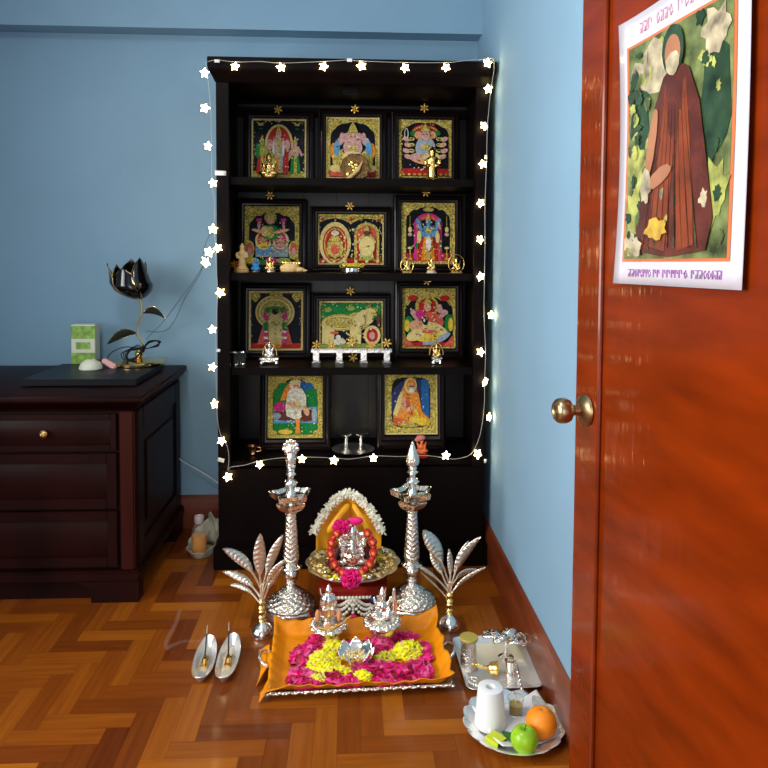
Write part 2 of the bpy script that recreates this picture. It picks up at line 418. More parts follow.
m = MB(); rr = random.Random(5)   # script lettering: illegible curls along the lower and upper margins
def letters(u0, u1, v, hh, mi, lift=.0016):
    u = u0
    while u < u1:
        w = hh*rr.uniform(.7, 1.3); k = rr.choice([0, 1, 2]); m.mi = mi
        ln = [(u, v), (u, v+hh), (u+w*.5, v+hh*1.0), (u+w*.6, v+hh*.5)] if k == 0 else [(u+w*.5, v+hh), (u, v+hh*.6), (u+w*.3, v), (u+w*.7, v+hh*.3), (u+w*.5, v+hh*.7)] if k == 1 else [(u, v+hh), (u+w*.7, v+hh), (u+w*.6, v), (u+w*.1, v), (u+w*.3, v+hh*.5)]
        m.tube([pp(a, b, lift) for a, b in ln], .0011, 4); u += w*1.05+ (hh*.8 if rr.random() < .18 else .002)
letters(.14, .86, .030, .026, 9); letters(.2, .8, .925, .035, 10)
m.build('lettering', pm, ps)

# ------------------------------------------------------------------ display cabinet
YC = 2.73; CX0 = atY(217.3, 300, YC).x; CX1 = atY(485.6, 300, YC).x
SH = [1.535, 1.163, .790, .418]   # shelf tops
CT = atY(350, 58.5, YC-.046).z
cab = thing('display_cabinet', 'tall dark espresso wooden shrine cabinet with open shelves against the blue wall', 'cabinet', (0, 0, 0))
YBK = 3.10
m = MB(); m.bbox(CX0, CX0+.022, YC+.004, YBK+.01, .09, CT-.02, .002); m.build('side_panel', espresso, cab)
m = MB(); m.bbox(CX1-.022, CX1, YC+.004, YBK+.01, .09, CT-.02, .002); m.build('side_panel', espresso, cab)
m = MB()
n = 7; bw = (CX1-CX0-.044)/n
for k in range(n): m.bbox(CX0+.022+k*bw+.0008, CX0+.022+(k+1)*bw-.0008, YBK-.010, YBK+.002, .42, CT-.1, .002)
m.box(CX0+.01, CX1-.01, YBK+.002, YBK+.01, .09, CT-.03); m.build('back_panel', espresso_back, cab)
m = MB()
m.bbox(CX0, CX0+.048, YC-.006, YC+.02, SH[3]-.0215, 1.9115, .002); m.bbox(CX1-.048, CX1, YC-.006, YC+.02, SH[3]-.0215, 1.9115, .002)
m.bbox(CX0, CX1, YC-.006, YC+.02, 1.912, CT-.07, .002)
m.build('face_frame', espresso, cab)
m = MB()   # crown
prof = [(0, CT-.088), (.006, CT-.084), (.012, CT-.074), (.024, CT-.060), (.036, CT-.048), (.040, CT-.036), (.040, CT-.004), (.036, CT)]
rings = []
for a, z in prof:
    rings.append([m.v((CX0-a*.6, YC-.006-a, z)), m.v((CX1+a*.6, YC-.006-a, z)), m.v((CX1+a*.6, YBK+.01, z)), m.v((CX0-a*.6, YBK+.01, z))])
for a, b in zip(rings, rings[1:]):
    for k in range(4): m.f([a[k], a[(k+1) % 4], b[(k+1) % 4], b[k]])
m.f(rings[0][::-1]); m.f(rings[-1]); m.build('crown', espresso, cab)
for i, z in enumerate(SH[:3]):
    m = MB(); m.bbox(CX0+.022, CX1-.022, YC+.024, YBK-.011, z-.03, z, .003); m.build('shelf', espresso, cab)
m = MB(); m.bbox(CX0+.022, CX1-.022, YC+.021, YBK-.011, SH[3]-.022, SH[3], .003); m.build('shelf', espresso, cab)
m = MB(); m.box(CX0+.022, CX1-.022, YC+.03, YBK-.011, 1.905, 1.925)
m.bbox(CX0+.48, CX0+.545, YC+.022, YC+.04, 1.86, 1.915); m.bbox(CX0+.022, CX1-.022, YBK-.03, YBK-.011, 1.83, 1.87); m.build('top_board', espresso, cab)
m = MB(); m.bbox(CX0, CX1, YC-.006, YC+.014, .095, SH[3]-.022, .003); m.build('lower_panel', espresso, cab)
m = MB(); m.bbox(CX0-.018, CX1+.018, YC-.022, YBK+.01, 0, .088, .004); m.bbox(CX0-.01, CX1+.01, YC-.014, YBK+.01, .086, .098, .003); m.build('plinth', espresso, cab)

# ------------------------------------------------------------------ paintings
class Paint:
    def __init__(s, w, h): s.w = w; s.h = h; s.mb = MB(); s.k = 0
    def P(s, pts, mat_, th=.0008):
        s.k += 1; z = -.0004*s.k - th
        s.mb.mi = PK.index(mat_)
        s.mb.prism([((u-.5)*s.w, v*s.h) for u, v in pts], z, z+th+.0003)
    def R(s, x0, y0, x1, y1, c): s.P([(x0, y0), (x1, y0), (x1, y1), (x0, y1)], c)
    def E(s, cx, cy, rx, ry, c, n=18, rot=0):
        s.P([(cx+rx*math.cos(2*PI*k/n)*math.cos(rot)-ry*math.sin(2*PI*k/n)*math.sin(rot), cy+ry*math.sin(2*PI*k/n)*math.cos(rot)+rx*math.cos(2*PI*k/n)*math.sin(rot)) for k in range(n)], c)
    def ring(s, cx, cy, rx, ry, t, c, a0=0, a1=360, n=22):
        s.k += 1; z = -.0004*s.k-.001; s.mb.mi = PK.index(c)
        A = [R_(a0+(a1-a0)*k/n) for k in range(n+1)]
        for a, b in zip(A, A[1:]):
            q = [(cx+(rx)*math.cos(a), cy+ry*math.sin(a)), (cx+rx*math.cos(b), cy+ry*math.sin(b)), (cx+(rx-t)*math.cos(b), cy+(ry-t)*math.sin(b)), (cx+(rx-t)*math.cos(a), cy+(ry-t)*math.sin(a))]
            s.mb.prism([((u-.5)*s.w, v*s.h) for u, v in q], z, z+.0014)
    def border(s, t=.03, c='goldp'):
        a = s.w/s.h
        s.R(0, 0, 1, t*a, c); s.R(0, 1-t*a, 1, 1, c); s.R(0, 0, t, 1, c); s.R(1-t, 0, 1, 1, c)
        s.k += 1
    def arch(s, side=.08, top=.95, spring=.6, c='gold', scal=5, amp=.02):
        n = 24; pts = []
        for k in range(n+1):
            t = PI*k/n; u = .5-(.5-side)*math.cos(t); v = spring+(top-spring)*math.sin(t)**.8
            v += amp*abs(math.sin(scal*t))-amp
            pts.append((u, v))
        for a, b in zip(pts, pts[1:]): s.P([(a[0], a[1]), (b[0], b[1]), (b[0], 1), (a[0], 1)], c); s.k -= 1
        s.P([(0, .0), (side, .0), (side, spring), (side, 1), (0, 1)], c); s.k -= 1; s.P([(1-side, 0), (1, 0), (1, 1), (1-side, 1)], c)
    def fig(s, cx, b, h, robe, skin, w=.1, crown='gold', sash='gold'):   # standing figure
        s.P([(cx-w, b), (cx+w, b), (cx+w*.6, b+h*.55), (cx-w*.6, b+h*.55)], robe)
        s.P([(cx-w*.3, b), (cx+w*.3, b), (cx+w*.2, b+h*.5), (cx-w*.2, b+h*.5)], sash)
        s.P([(cx-w*.55, b+h*.5), (cx+w*.55, b+h*.5), (cx+w*.7, b+h*.76), (cx-w*.7, b+h*.76)], skin)
        for q in (-1, 1): s.E(cx+q*w*.9, b+h*.6, w*.22, h*.13, skin, 10, rot=q*.4)
        s.E(cx, b+h*.66, w*.45, h*.06, sash, 10)
        s.E(cx, b+h*.84, w*.36, h*.085, skin, 12)
        s.P([(cx-w*.38, b+h*.88), (cx+w*.38, b+h*.88), (cx+w*.2, b+h*.97), (cx, b+h*1.05), (cx-w*.2, b+h*.97)], crown)
        for q in (-1, 1): s.E(cx+q*w*.13, b+h*.85, w*.05, h*.012, 'black', 6)
    def seated(s, cx, b, w, h, robe, skin, crown='gold', arms=2):
        s.E(cx-w*.28, b+h*.12, w*.3, h*.12, robe, 14, rot=.15); s.E(cx+w*.28, b+h*.12, w*.3, h*.12, robe, 14, rot=-.15)
        s.E(cx, b+h*.36, w*.24, h*.24, robe)
        for k in range(arms):
            for q in (-1, 1):
                s.E(cx+q*w*(.30+.06*k), b+h*(.40+.14*k), w*.20, h*.045, skin, 10, rot=q*(.5 if k % 2 else -.5)); s.E(cx+q*w*(.46+.02*k), b+h*(.36+.2*k), w*.05, h*.05, skin, 8)
        s.E(cx, b+h*.52, w*.20, h*.08, skin); s.ring(cx, b+h*.46, w*.16, h*.13, w*.04, 'gold', 180, 360, 10)
        s.E(cx, b+h*.70, w*.13, h*.11, skin)
        s.P([(cx-w*.15, b+h*.76), (cx+w*.15, b+h*.76), (cx+w*.08, b+h*.9), (cx, b+h*1.0), (cx-w*.08, b+h*.9)], crown)
        for q in (-1, 1): s.E(cx+q*w*.05, b+h*.71, w*.018, h*.014, 'black', 6)

def pA(p):
    p.border(.03); p.R(.03, .03, .97, .12, 'gold')
    p.E(.5, .55, .26, .36, 'goldp', 24); p.E(.5, .55, .22, .32, 'red', 24)
    for x in (.17, .83):
        p.E(x, .90, .05, .02, 'gold', 10); p.P([(x-.10, .95), (x, .89), (x-.02, .93)], 'gold'); p.P([(x+.10, .95), (x, .89), (x+.02, .93)], 'gold'); p.E(x, .83, .04, .008, 'green', 8)
    p.fig(.80, .08, .60, 'green', 'pink', .10, 'gold'); p.fig(.20, .08, .60, 'red', 'lime', .11, 'gold')
    p.E(.12, .45, .04, .13, 'green', 12); p.fig(.5, .08, .76, 'grey', 'pink', .14); p.R(.58, .08, .68, .36, 'red'); p.R(.42, .08, .50, .33, 'orange')
    for q in (-1, 1): p.E(.5+q*.16, .55, .05, .09, 'pink', 10); p.E(.5+q*.09, .48, .02, .14, 'white', 8)
    p.E(.35, .30, .10, .14, 'gold'); p.E(.30, .2, .1, .1, 'gold')
def pB(p):
    p.arch(.08, .93, .62); p.border(.02); p.R(.06, .03, .94, .13, 'red'); p.P([(.06, .03), (.35, .03), (.45, .13), (.1, .13)], 'coral')
    p.E(.14, .45, .06, .13, 'orange', 14); p.E(.86, .45, .06, .13, 'orange', 14)
    for q in (-1, 1):
        p.E(.5+q*.26, .30, .12, .17, 'gold'); p.E(.5+q*.33, .16, .10, .06, 'goldp')
        p.E(.5+q*.24, .60, .13, .06, 'grey', 12, rot=q*-.7); p.E(.5+q*.30, .48, .06, .11, 'blue', 12); p.E(.5+q*.2, .66, .05, .09, 'pink', 10)
    p.E(.5, .5, .18, .17, 'pink'); p.E(.5, .65, .16, .11, 'pink'); p.E(.38, .66, .07, .08, 'pink', 12); p.E(.62, .66, .07, .08, 'pink', 12)
    p.P([(.46, .62), (.54, .62), (.55, .48), (.60, .42), (.55, .38), (.47, .46)], 'pink')
    p.E(.46, .68, .012, .01, 'black', 6); p.E(.54, .68, .012, .01, 'black', 6)
    p.P([(.40, .74), (.60, .74), (.56, .83), (.5, .92), (.44, .83)], 'gold'); p.E(.5, .5, .10, .03, 'gold')
    p.E(.5, .34, .2, .1, 'goldp')
def pC(p):
    p.border(.03, 'gold'); p.arch(.05, .96, .72, 'gold', 4); p.R(.05, .04, .95, .16, 'red')
    for k in range(9): p.E(.1+k*.1, .06, .03, .02, 'gold', 8)
    p.E(.5, .78, .26, .14, 'red', 22); p.ring(.5, .78, .24, .11, .03, 'gold', 0, 180)
    for q in (-1, 1):
        p.E(.5+q*.23, .76, .06, .045, 'green', 12); p.E(.5+q*.13, .73, .07, .07, 'skin', 12)
        for k in range(4): p.E(.5+q*(.33+.03*(k % 2)), .36+.1*k, .07, .04, 'pink', 10, rot=q*.3); p.ring(.5+q*.27, .36+.1*k, .07, .03, .02, 'gold')
    p.E(.5, .5, .19, .2, 'grey'); p.E(.42, .30, .20, .07, 'skin', 14, rot=-.15); p.E(.3, .36, .12, .05, 'pink', 12, rot=.3)
    p.E(.62, .32, .16, .12, 'goldp'); p.E(.5, .52, .1, .05, 'gold'); p.E(.5, .72, .085, .085, 'pink'); p.P([(.4, .79), (.6, .79), (.5, .92)], 'gold')
    for q in (-1, 1): p.E(.5+q*.035, .73, .013, .01, 'black', 6)
    p.ring(.14, .74, .04, .1, .015, 'white')
def pD(p):
    p.border(.03); p.arch(.08, .90, .62, 'gold', 6, .03)
    p.R(.2, .14, .8, .36, 'grey'); p.R(.22, .18, .5, .32, 'blue')
    for x in (.34, .66):
        p.E(x, .42, .15, .16, 'goldp'); p.E(x, .42, .11, .13, 'red' if x < .5 else 'magenta'); p.seated(x, .30, .18, .24, 'yellow' if x < .5 else 'pink', 'skin')
    for x in (.1, .9): p.E(x, .25, .09, .16, 'gold'); p.E(x, .27, .065, .11, 'coral'); p.E(x, .22, .04, .07, 'pink', 10)
    p.E(.48, .80, .11, .11, 'gold'); p.E(.48, .55, .16, .13, 'green'); p.E(.38, .57, .08, .09, 'goldp'); p.E(.48, .55, .07, .1, 'gold')
    for q, x in ((-1, .27), (1, .72)):
        p.E(.48+q*.2, .57, .15, .03, 'skin', 12, rot=q*.2); p.E(x, .67, .03, .07, 'pink', 10)
        for k in (-1, 0, 1): p.E(x+k*.025, .755, .022, .035, 'magenta', 8, rot=-k*.5)
    p.E(.48, .75, .065, .065, 'skin'); p.P([(.41, .79), (.55, .79), (.48, .90)], 'gold')
    p.E(.5, .07, .12, .06, 'magenta'); p.E(.72, .07, .13, .05, 'lime'); p.E(.16, .07, .12, .05, 'yellow'); p.E(.33, .05, .07, .04, 'green')
def pE(p):
    p.border(.02, 'goldp')
    n = 30
    for k in range(n):
        u0, u1 = k/n, (k+1)/n; f = lambda u: .80+.12*abs(math.sin(2*PI*u))**.7
        p.P([(u0, f(u0)), (u1, f(u1)), (u1, 1), (u0, 1)], 'gold'); p.k -= 1
    p.k += 1
    for x in (.07, .5, .93): p.E(x, .9, .03, .03, 'red', 10)
    p.R(.03, .03, .97, .12, 'red')
    p.E(.26, .42, .24, .43, 'goldp', 24); p.E(.26, .40, .19, .36, 'red', 24); p.ring(.26, .4, .17, .33, .02, 'gold')
    p.R(.55, .08, .93, .62, 'gold'); p.E(.74, .62, .19, .22, 'gold', 24); p.R(.59, .1, .89, .6, 'red'); p.E(.74, .6, .15, .18, 'coral', 22)
    p.fig(.26, .12, .58, 'brown', 'gold', .09); p.E(.26, .3, .13, .16, 'gold'); p.E(.26, .3, .07, .1, 'coral'); p.E(.26, .62, .06, .05, 'white')
    p.fig(.74, .10, .66, 'goldp', 'gold', .11); p.E(.74, .36, .12, .2, 'goldp'); p.E(.74, .12, .10, .04, 'lime'); p.E(.74, .62, .05, .05, 'brown')
    for k in range(6): p.E(.08+k*.165, .06, .025, .03, 'goldp', 8)
def pF(p):
    p.border(.06, 'gold'); p.arch(.09, .94, .70, 'gold', 6, .03); p.R(.08, .05, .92, .18, 'red')
    p.R(.24, .05, .76, .62, 'coral'); p.E(.5, .62, .26, .20, 'coral', 22); p.R(.31, .05, .69, .58, 'red'); p.E(.5, .6, .19, .14, 'black', 20)
    for x in (.26, .73): p.R(x-.022, .05, x+.022, .68, 'magenta')
    p.ring(.5, .62, .27, .21, .04, 'magenta', 0, 180)
    p.fig(.5, .06, .74, 'orange', 'blue', .13)
    for q in (-1, 1):
        for k in range(3): p.E(.5+q*(.12+.03*k), .50+.09*k, .035, .075, 'blue', 10, rot=-q*.7)
        p.E(.5+q*.17, .44, .04, .1, 'goldp'); p.E(.5+q*.20, .62, .03, .03, 'pink'); p.E(.5+q*.22, .3, .03, .05, 'green')
        x = .5+q*.34; p.R(x-.004, .60, x+.004, .78, 'gold'); p.E(x, .56, .035, .045, 'goldp'); p.E(x, .48, .04, .03, 'pink')
        p.R(x-.008, .06, x+.008, .25, 'gold'); p.E(x, .26, .045, .02, 'goldp'); p.E(x, .08, .04, .02, 'gold')
    p.E(.5, .33, .05, .12, 'white'); p.E(.5, .88, .1, .03, 'gold')
def pG(p):
    p.border(.04, 'goldp'); p.R(.04, .03, .96, .12, 'red')
    for x in (.12, .88): p.E(x, .91, .09, .07, 'gold', 10); p.E(x, .86, .05, .05, 'gold', 8)
    p.E(.48, .64, .36, .29, 'goldp', 30); p.ring(.48, .64, .33, .26, .03, 'gold'); p.E(.48, .64, .26, .2, 'gold', 24); p.E(.5, .93, .12, .06, 'gold')
    p.P([(.16, .10), (.42, .10), (.42, .45), (.27, .45)], 'coral'); p.P([(.80, .10), (.56, .10), (.56, .45), (.70, .45)], 'coral')
    p.P([(.38, .08), (.60, .08), (.62, .5), (.36, .5)], 'goldp'); p.E(.49, .07, .12, .04, 'orange')
    p.E(.49, .50, .13, .13, 'goldp'); p.E(.49, .46, .08, .05, 'gold')
    for q in (-1, 1):
        p.E(.49+q*.14, .68, .06, .05, 'green', 10); p.E(.49+q*.17, .57, .045, .085, 'magenta', 12, rot=-q*.35); p.E(.49+q*.17, .43, .055, .05, 'green', 10)
        p.R(.49+q*.17-.04, .24, .49+q*.17+.04, .30, 'magenta'); p.R(.49+q*.17-.035, .30, .49+q*.17+.035, .33, 'white'); p.R(.49+q*.17-.04, .33, .49+q*.17+.04, .38, 'green'); p.R(.49+q*.17-.04, .19, .49+q*.17+.04, .23, 'white'); p.R(.49+q*.17-.035, .12, .49+q*.17+.035, .18, 'magenta')
    p.E(.49, .66, .06, .06, 'black'); p.E(.49, .76, .09, .04, 'gold'); p.E(.49, .72, .1, .025, 'green')
def pH(p):
    p.border(.025, 'goldp'); p.R(.03, .62, .97, .96, 'green'); p.R(.03, .04, .97, .13, 'lime')
    for k in range(7): p.E(.14+k*.12, .82+.03*(k % 2), .06, .05, 'lime' if k % 3 == 0 else 'green', 10)
    p.E(.34, .56, .30, .17, 'gold', 24); p.E(.60, .58, .20, .19, 'gold', 22); p.E(.72, .66, .13, .15, 'goldp', 20, rot=.5)
    p.E(.80, .78, .09, .07, 'goldp', 16, rot=-.3); p.E(.86, .73, .05, .035, 'gold', 12, rot=-.4); p.P([(.74, .83), (.71, .92), (.76, .86)], 'gold'); p.P([(.78, .85), (.80, .94), (.82, .84)], 'gold'); p.E(.70, .80, .04, .02, 'goldp', 10)
    for x, w in ((.12, .035), (.2, .035), (.53, .04), (.62, .035)): p.P([(x-w, .12), (x+w, .12), (x+w*1.3, .5), (x-w*1.3, .5)], 'goldp')
    p.P([(.05, .12), (.08, .12), (.09, .6), (.05, .55)], 'goldp'); p.E(.32, .17, .10, .07, 'white', 14); p.E(.30, .26, .04, .05, 'white', 10); p.E(.24, .35, .07, .03, 'coral', 12)
    p.ring(.34, .56, .27, .14, .025, 'goldp'); p.E(.34, .56, .14, .05, 'gold'); p.E(.62, .60, .10, .12, 'goldp')
    p.E(.93, .60, .03, .16, 'brown', 12); p.E(.83, .30, .13, .2, 'goldp', 20); p.E(.83, .30, .09, .14, 'red', 20); p.E(.83, .29, .045, .08, 'pink', 12)
def pI(p):
    p.arch(.05, .86, .62, 'gold', 6, .04); p.border(.03, 'gold'); p.E(.2, .84, .1, .05, 'red', 12); p.E(.8, .84, .1, .05, 'red', 12)
    p.R(.04, .03, .96, .10, 'red'); p.P([(.04, .04), (.22, .04), (.05, .22)], 'coral'); p.P([(.96, .04), (.78, .04), (.95, .22)], 'coral')
    p.E(.12, .40, .09, .14, 'green'); p.E(.09, .38, .05, .10, 'yellow'); p.E(.88, .42, .09, .15, 'green'); p.E(.91, .4, .05, .11, 'yellow')
    p.E(.46, .70, .22, .18, 'gold', 22); p.E(.47, .70, .17, .14, 'red', 22)
    p.E(.5, .44, .28, .17, 'coral'); p.E(.34, .34, .22, .12, 'skin', 14, rot=-.3); p.E(.62, .30, .25, .12, 'goldp', 14, rot=-.35); p.E(.5, .18, .28, .08, 'yellow', 16)
    p.E(.25, .22, .18, .09, 'goldp', 14, rot=.3); p.E(.76, .18, .16, .05, 'grey', 12, rot=.5); p.E(.33, .56, .10, .09, 'magenta'); p.E(.42, .46, .05, .08, 'black', 12, rot=.4); p.E(.41, .47, .02, .03, 'white')
    p.E(.2, .60, .05, .05, 'pink'); p.E(.24, .52, .10, .03, 'pink', 10, rot=-.8); p.E(.7, .66, .05, .08, 'pink', 10); p.E(.78, .60, .08, .05, 'pink', 10); p.E(.74, .54, .07, .03, 'pink', 10, rot=.4)
    p.E(.47, .69, .07, .075, 'skin'); p.P([(.38, .75), (.56, .75), (.47, .86)], 'gold'); p.E(.45, .70, .012, .008, 'black', 6); p.E(.50, .70, .012, .008, 'black', 6); p.E(.5, .28, .14, .03, 'coral'); p.R(.38, .06, .62, .12, 'grey')
def pJ(p):
    p.R(.1, .5, .9, .9, 'green'); p.E(.7, .8, .14, .14, 'sky', 16); p.E(.78, .68, .14, .12, 'green', 14); p.R(.1, .04, .9, .24, 'green'); p.R(.1, .24, .9, .5, 'blue')
    p.E(.3, .38, .2, .10, 'brown'); p.E(.7, .36, .18, .10, 'brown'); p.E(.5, .36, .3, .08, 'brown'); p.E(.22, .5, .12, .08, 'magenta', 14); p.E(.85, .38, .05, .12, 'grey', 12); p.E(.16, .36, .08, .05, 'grey'); p.E(.32, .10, .13, .04, 'yellow')
    p.P([(.22, .60), (.30, .80), (.42, .92), (.46, .8), (.36, .62)], 'orange')
    p.arch(.09, .96, .66, 'gold', 6, .04); p.border(.06, 'gold'); p.E(.1, .08, .07, .05, 'gold'); p.E(.9, .08, .07, .05, 'gold')
    p.P([(.50, .40), (.60, .40), (.58, .18), (.60, .07), (.50, .07), (.52, .2)], 'orange')
    p.P([(.32, .50), (.36, .74), (.46, .82), (.62, .80), (.70, .68), (.70, .52), (.60, .44), (.62, .34), (.5, .30), (.34, .36)], 'white')
    p.E(.48, .53, .15, .035, 'skin', 12, rot=-.3); p.E(.70, .44, .05, .09, 'skin', 10, rot=.5); p.E(.56, .56, .03, .1, 'goldp', 10, rot=.2)
    p.E(.49, .86, .10, .085, 'white'); p.E(.51, .83, .06, .065, 'skin'); p.E(.51, .785, .05, .035, 'white'); p.E(.49, .85, .012, .008, 'black', 6); p.E(.54, .85, .012, .008, 'black', 6)
    p.P([(.38, .9), (.62, .9), (.57, .95), (.45, .95)], 'goldp')
def pK(p):
    p.E(.5, .5, .4, .4, 'navy'); p.R(.62, .2, .86, .9, 'navy'); p.R(.70, .2, .84, .9, 'sky'); p.R(.12, .1, .88, .2, 'brown')
    n = 40; pts = []
    for k in range(n):
        t = 2*PI*k/n; c_, s_ = math.cos(t), math.sin(t); q = (abs(c_)**5+abs(s_)**5)**(-1/5); pts.append((.5+.37*c_*q, .52+.41*s_*q, .5+.5*c_/max(abs(c_), abs(s_)), .5+.5*s_/max(abs(c_), abs(s_))))
    for k in range(n):
        a, b = pts[k], pts[(k+1) % n]; p.P([(a[0], a[1]), (b[0], b[1]), (b[2], b[3]), (a[2], a[3])], 'gold'); p.k -= 1
    p.k += 3; p.border(.025, 'goldp')
    p.P([(.18, .16), (.16, .34), (.26, .62), (.38, .82), (.58, .84), (.66, .6), (.70, .38), (.86, .24), (.84, .14)], 'orange')
    p.P([(.16, .34), (.26, .62), (.36, .72), (.30, .45), (.22, .3)], 'goldp'); p.E(.46, .46, .05, .16, 'coral', 12, rot=.3); p.E(.36, .5, .05, .12, 'skin', 12, rot=-.1); p.E(.48, .42, .13, .035, 'skin', 12, rot=.5)
    p.E(.66, .22, .2, .07, 'yellow', 14, rot=-.2); p.E(.3, .2, .15, .06, 'coral', 14, rot=-.3); p.E(.45, .16, .2, .04, 'gold')
    p.E(.49, .80, .12, .13, 'goldp'); p.E(.50, .80, .09, .10, 'orange'); p.E(.51, .78, .062, .07, 'skin'); p.E(.51, .72, .05, .045, 'white'); p.R(.46, .78, .56, .795, 'black'); p.E(.6, .35, .03, .09, 'yellow', 10, rot=.5)

frame_wood = mat('dark_frame_wood', (.007, .003, .003), .3, bump=.15, bscale=60, coat=.15, spec=.2)
def picture(name, label, px, Y, shelf, fn, bg='black', b=.030, tilt=4):
    x0, y0, x1, y1 = px
    a = atY(x0, y1, Y); c = atY(x1, y0, Y)
    w, h = c.x-a.x, c.z-a.z
    cx = (a.x+c.x)/2; zb = a.z-shelf            # painting bottom over the shelf
    bt = max(zb, b) if zb < .06 else b
    h0 = 0.0 if zb >= 0 else 0
    e = thing(name, label, 'picture', (cx, Y-.012, shelf), 0, None, R_(-tilt))
    low = max(.024, zb)                       # lower rail height
    hh = (c.z-shelf)-low
    m = MB()
    Pf = [(0, 0), (0, -.010), (.004, -.016), (.010, -.017), (.016, -.012), (.022, -.011), (b-.004, -.020), (b, -.018), (b, .006), (b*.5, .012), (0, .012)]
    corners = [(-w/2, low, -1, -1), (w/2, low, 1, -1), (w/2, low+hh, 1, 1), (-w/2, low+hh, -1, 1)]
    rr = []
    for (X, Z, sx, sz) in corners:
        rr.append([m.v((X+sx*o_, y_, Z+sz*(o_ if sz > 0 else o_*low/b))) for o_, y_ in Pf])
    for k in range(4):
        A, B = rr[k], rr[(k+1) % 4]
        for i in range(len(Pf)): m.f([A[i], A[(i+1) % len(Pf)], B[(i+1) % len(Pf)], B[i]])
    m.build('frame', frame_wood, e, ang=25)
    m = MB()       # beaded outer edging
    X1 = w/2+b+.001; Z1 = low+hh+b+.001; st = .011
    k = .008
    while k < Z1:
        for sx in (-1, 1): m.ell((sx*X1, -.005, k), (.005, .008, .0045), 6, 4)
        k += st
    k = -X1
    while k < X1: m.ell((k, -.005, Z1), (.0045, .008, .005), 6, 4); k += st
    k = -w/2
    while k < w/2 and low > .026: m.ell((k, -.021, .006), (.0042, .004, .0045), 6, 4); k += st
    m.build('bead_edging', frame_wood, e)
    p = Paint(w, hh); p.mb.mi = PK.index(bg); p.mb.box(-w/2-.002, w/2+.002, -.0005, .006, -.002, hh+.002)
    fn(p)
    rg_ = random.Random(int(x0*7+y0)); ar = w/hh
    for _ in range(70):
        u_, v_ = rg_.gauss(.5, .15), rg_.uniform(.10, .72)
        if .15 < u_ < .85: q_ = rg_.uniform(.008, .017); p.E(u_, v_, q_, q_*ar, rg_.choice(['goldp', 'goldp', 'gold', 'white', 'brown']), 6); p.k -= 1
    for _ in range(90):
        t_ = rg_.random(); o_ = rg_.uniform(.02, .075); u_, v_ = rg_.choice([(t_, 1-o_*ar), (o_, t_), (1-o_, t_), (t_, 1-o_*1.6*ar)])
        q_ = rg_.uniform(.006, .012); p.E(u_, v_, q_, q_*ar, rg_.choice(['goldp', 'brown', 'brown', 'yellow', 'white']), 6); p.k -= 1
    po = p.mb.build('painting', PMATS, e); po.location = (0, 0, low)
    m = MB(); m.box(-w/2-.003, w/2+.003, .0065, .0105, low-.003, low+hh+.003); m.build('backing', espresso, e)
    return e
D0 = 3.035
picture('framed_painting', 'framed gilt painting of a crowned figure between red and green companions, top shelf left', (251.7, 119, 306.4, 179), D0, SH[0], pA)
picture('framed_painting', 'framed gilt painting of a pink elephant-headed figure under a gold arch, top shelf middle', (326, 117.5, 379.6, 178.5), D0, SH[0], pB)
picture('framed_painting', 'framed gilt painting of a many-armed figure with red crowns, top shelf right', (398.4, 120, 451.5, 178), D0, SH[0], pC)
picture('framed_painting', 'framed gilt painting of a goddess in green above a grey plinth with pink lotuses', (245, 206.5, 299.4, 265), D0, SH[1], pD)
picture('framed_painting', 'wide framed painting of two figures under twin gold and red arches', (318, 214.6, 383.8, 264.5), D0, SH[1], pE)
picture('framed_painting', 'framed gilt painting of a blue many-armed figure between magenta columns', (401, 203, 455, 264), D0, SH[1], pF)
picture('framed_painting', 'framed painting of a dark-faced figure before a round gold halo with garlands', (249, 291, 303.3, 350), D0, SH[2], pG)
picture('framed_painting', 'wide framed painting of a golden cow and calf on a green ground', (319, 301, 383, 349.5), D0, SH[2], pH)
picture('framed_painting', 'framed gilt painting of a seated figure with red halo and gold robes, third shelf right', (402, 288.5, 455.6, 348), D0, SH[2], pI)
picture('framed_painting', 'framed painting of a seated man in a white robe on a green landscape', (268, 376.5, 322.6, 437.5), 2.93, SH[3], pJ, tilt=6)
picture('framed_painting', 'framed painting of a bearded man in an orange robe on dark blue', (384.5, 373.5, 437.7, 434), 2.93, SH[3], pK, tilt=6)

# ------------------------------------------------------------------ small ornaments helpers
def flower_mesh(m, c, r, n=6, d=.006, rot=0, tilt=0):
    Q = Matrix.Rotation(tilt, 3, 'Z') @ Matrix.Rotation(rot, 3, 'Y'); c = V(c)
    for k in range(n):
        t = 2*PI*k/n; q = Q @ V((math.cos(t)*r*.62, 0, math.sin(t)*r*.62))
        m.ell(c+q, (r*.42, d*.5, r*.2), 8, 5, rot=Q @ Matrix.Rotation(-t, 3, 'Y'))
    m.ell(c + Q @ V((0, -d*.4, 0)), (r*.24, d*.6, r*.24), 8, 5, rot=Q)
def goldf(px, py, Y, label, r=.0195, group=None):
    p = atY(px, py, Y)
    m = MB(); flower_mesh(m, (0, 0, 0), r, 6, .010, rot=random.random(), tilt=random.uniform(-.3, .3))
    m.tube([(0, .004, 0), (0, .012, -.004)], .003, 6)
    o = m.build('gold_flower', goldflower); o.location = p
    return tag(o, label, 'flower ornament', 'gilt flower ornaments on the picture frames')
FY = D0-.028
for (x, y, lb) in ((278, 109.5, 'gilt metal flower on top of the crowned figure painting, top shelf left'), (355, 109, 'gilt metal flower above the pink elephant-headed figure painting'),
    (424.5, 108, 'gilt metal flower above the top shelf right painting of red crowns'), (270, 195.5, 'gilt metal flower above the painting of the goddess in green'),
    (350, 206, 'gilt metal flower above the painting of twin gold arches'), (426, 192.5, 'gilt metal flower above the painting of the blue many-armed figure'),
    (350.5, 291, 'gilt metal flower above the golden cow painting'), (427, 281, 'gilt metal flower above the painting of the red-haloed figure')):
    goldf(x, y, FY+.008, lb)
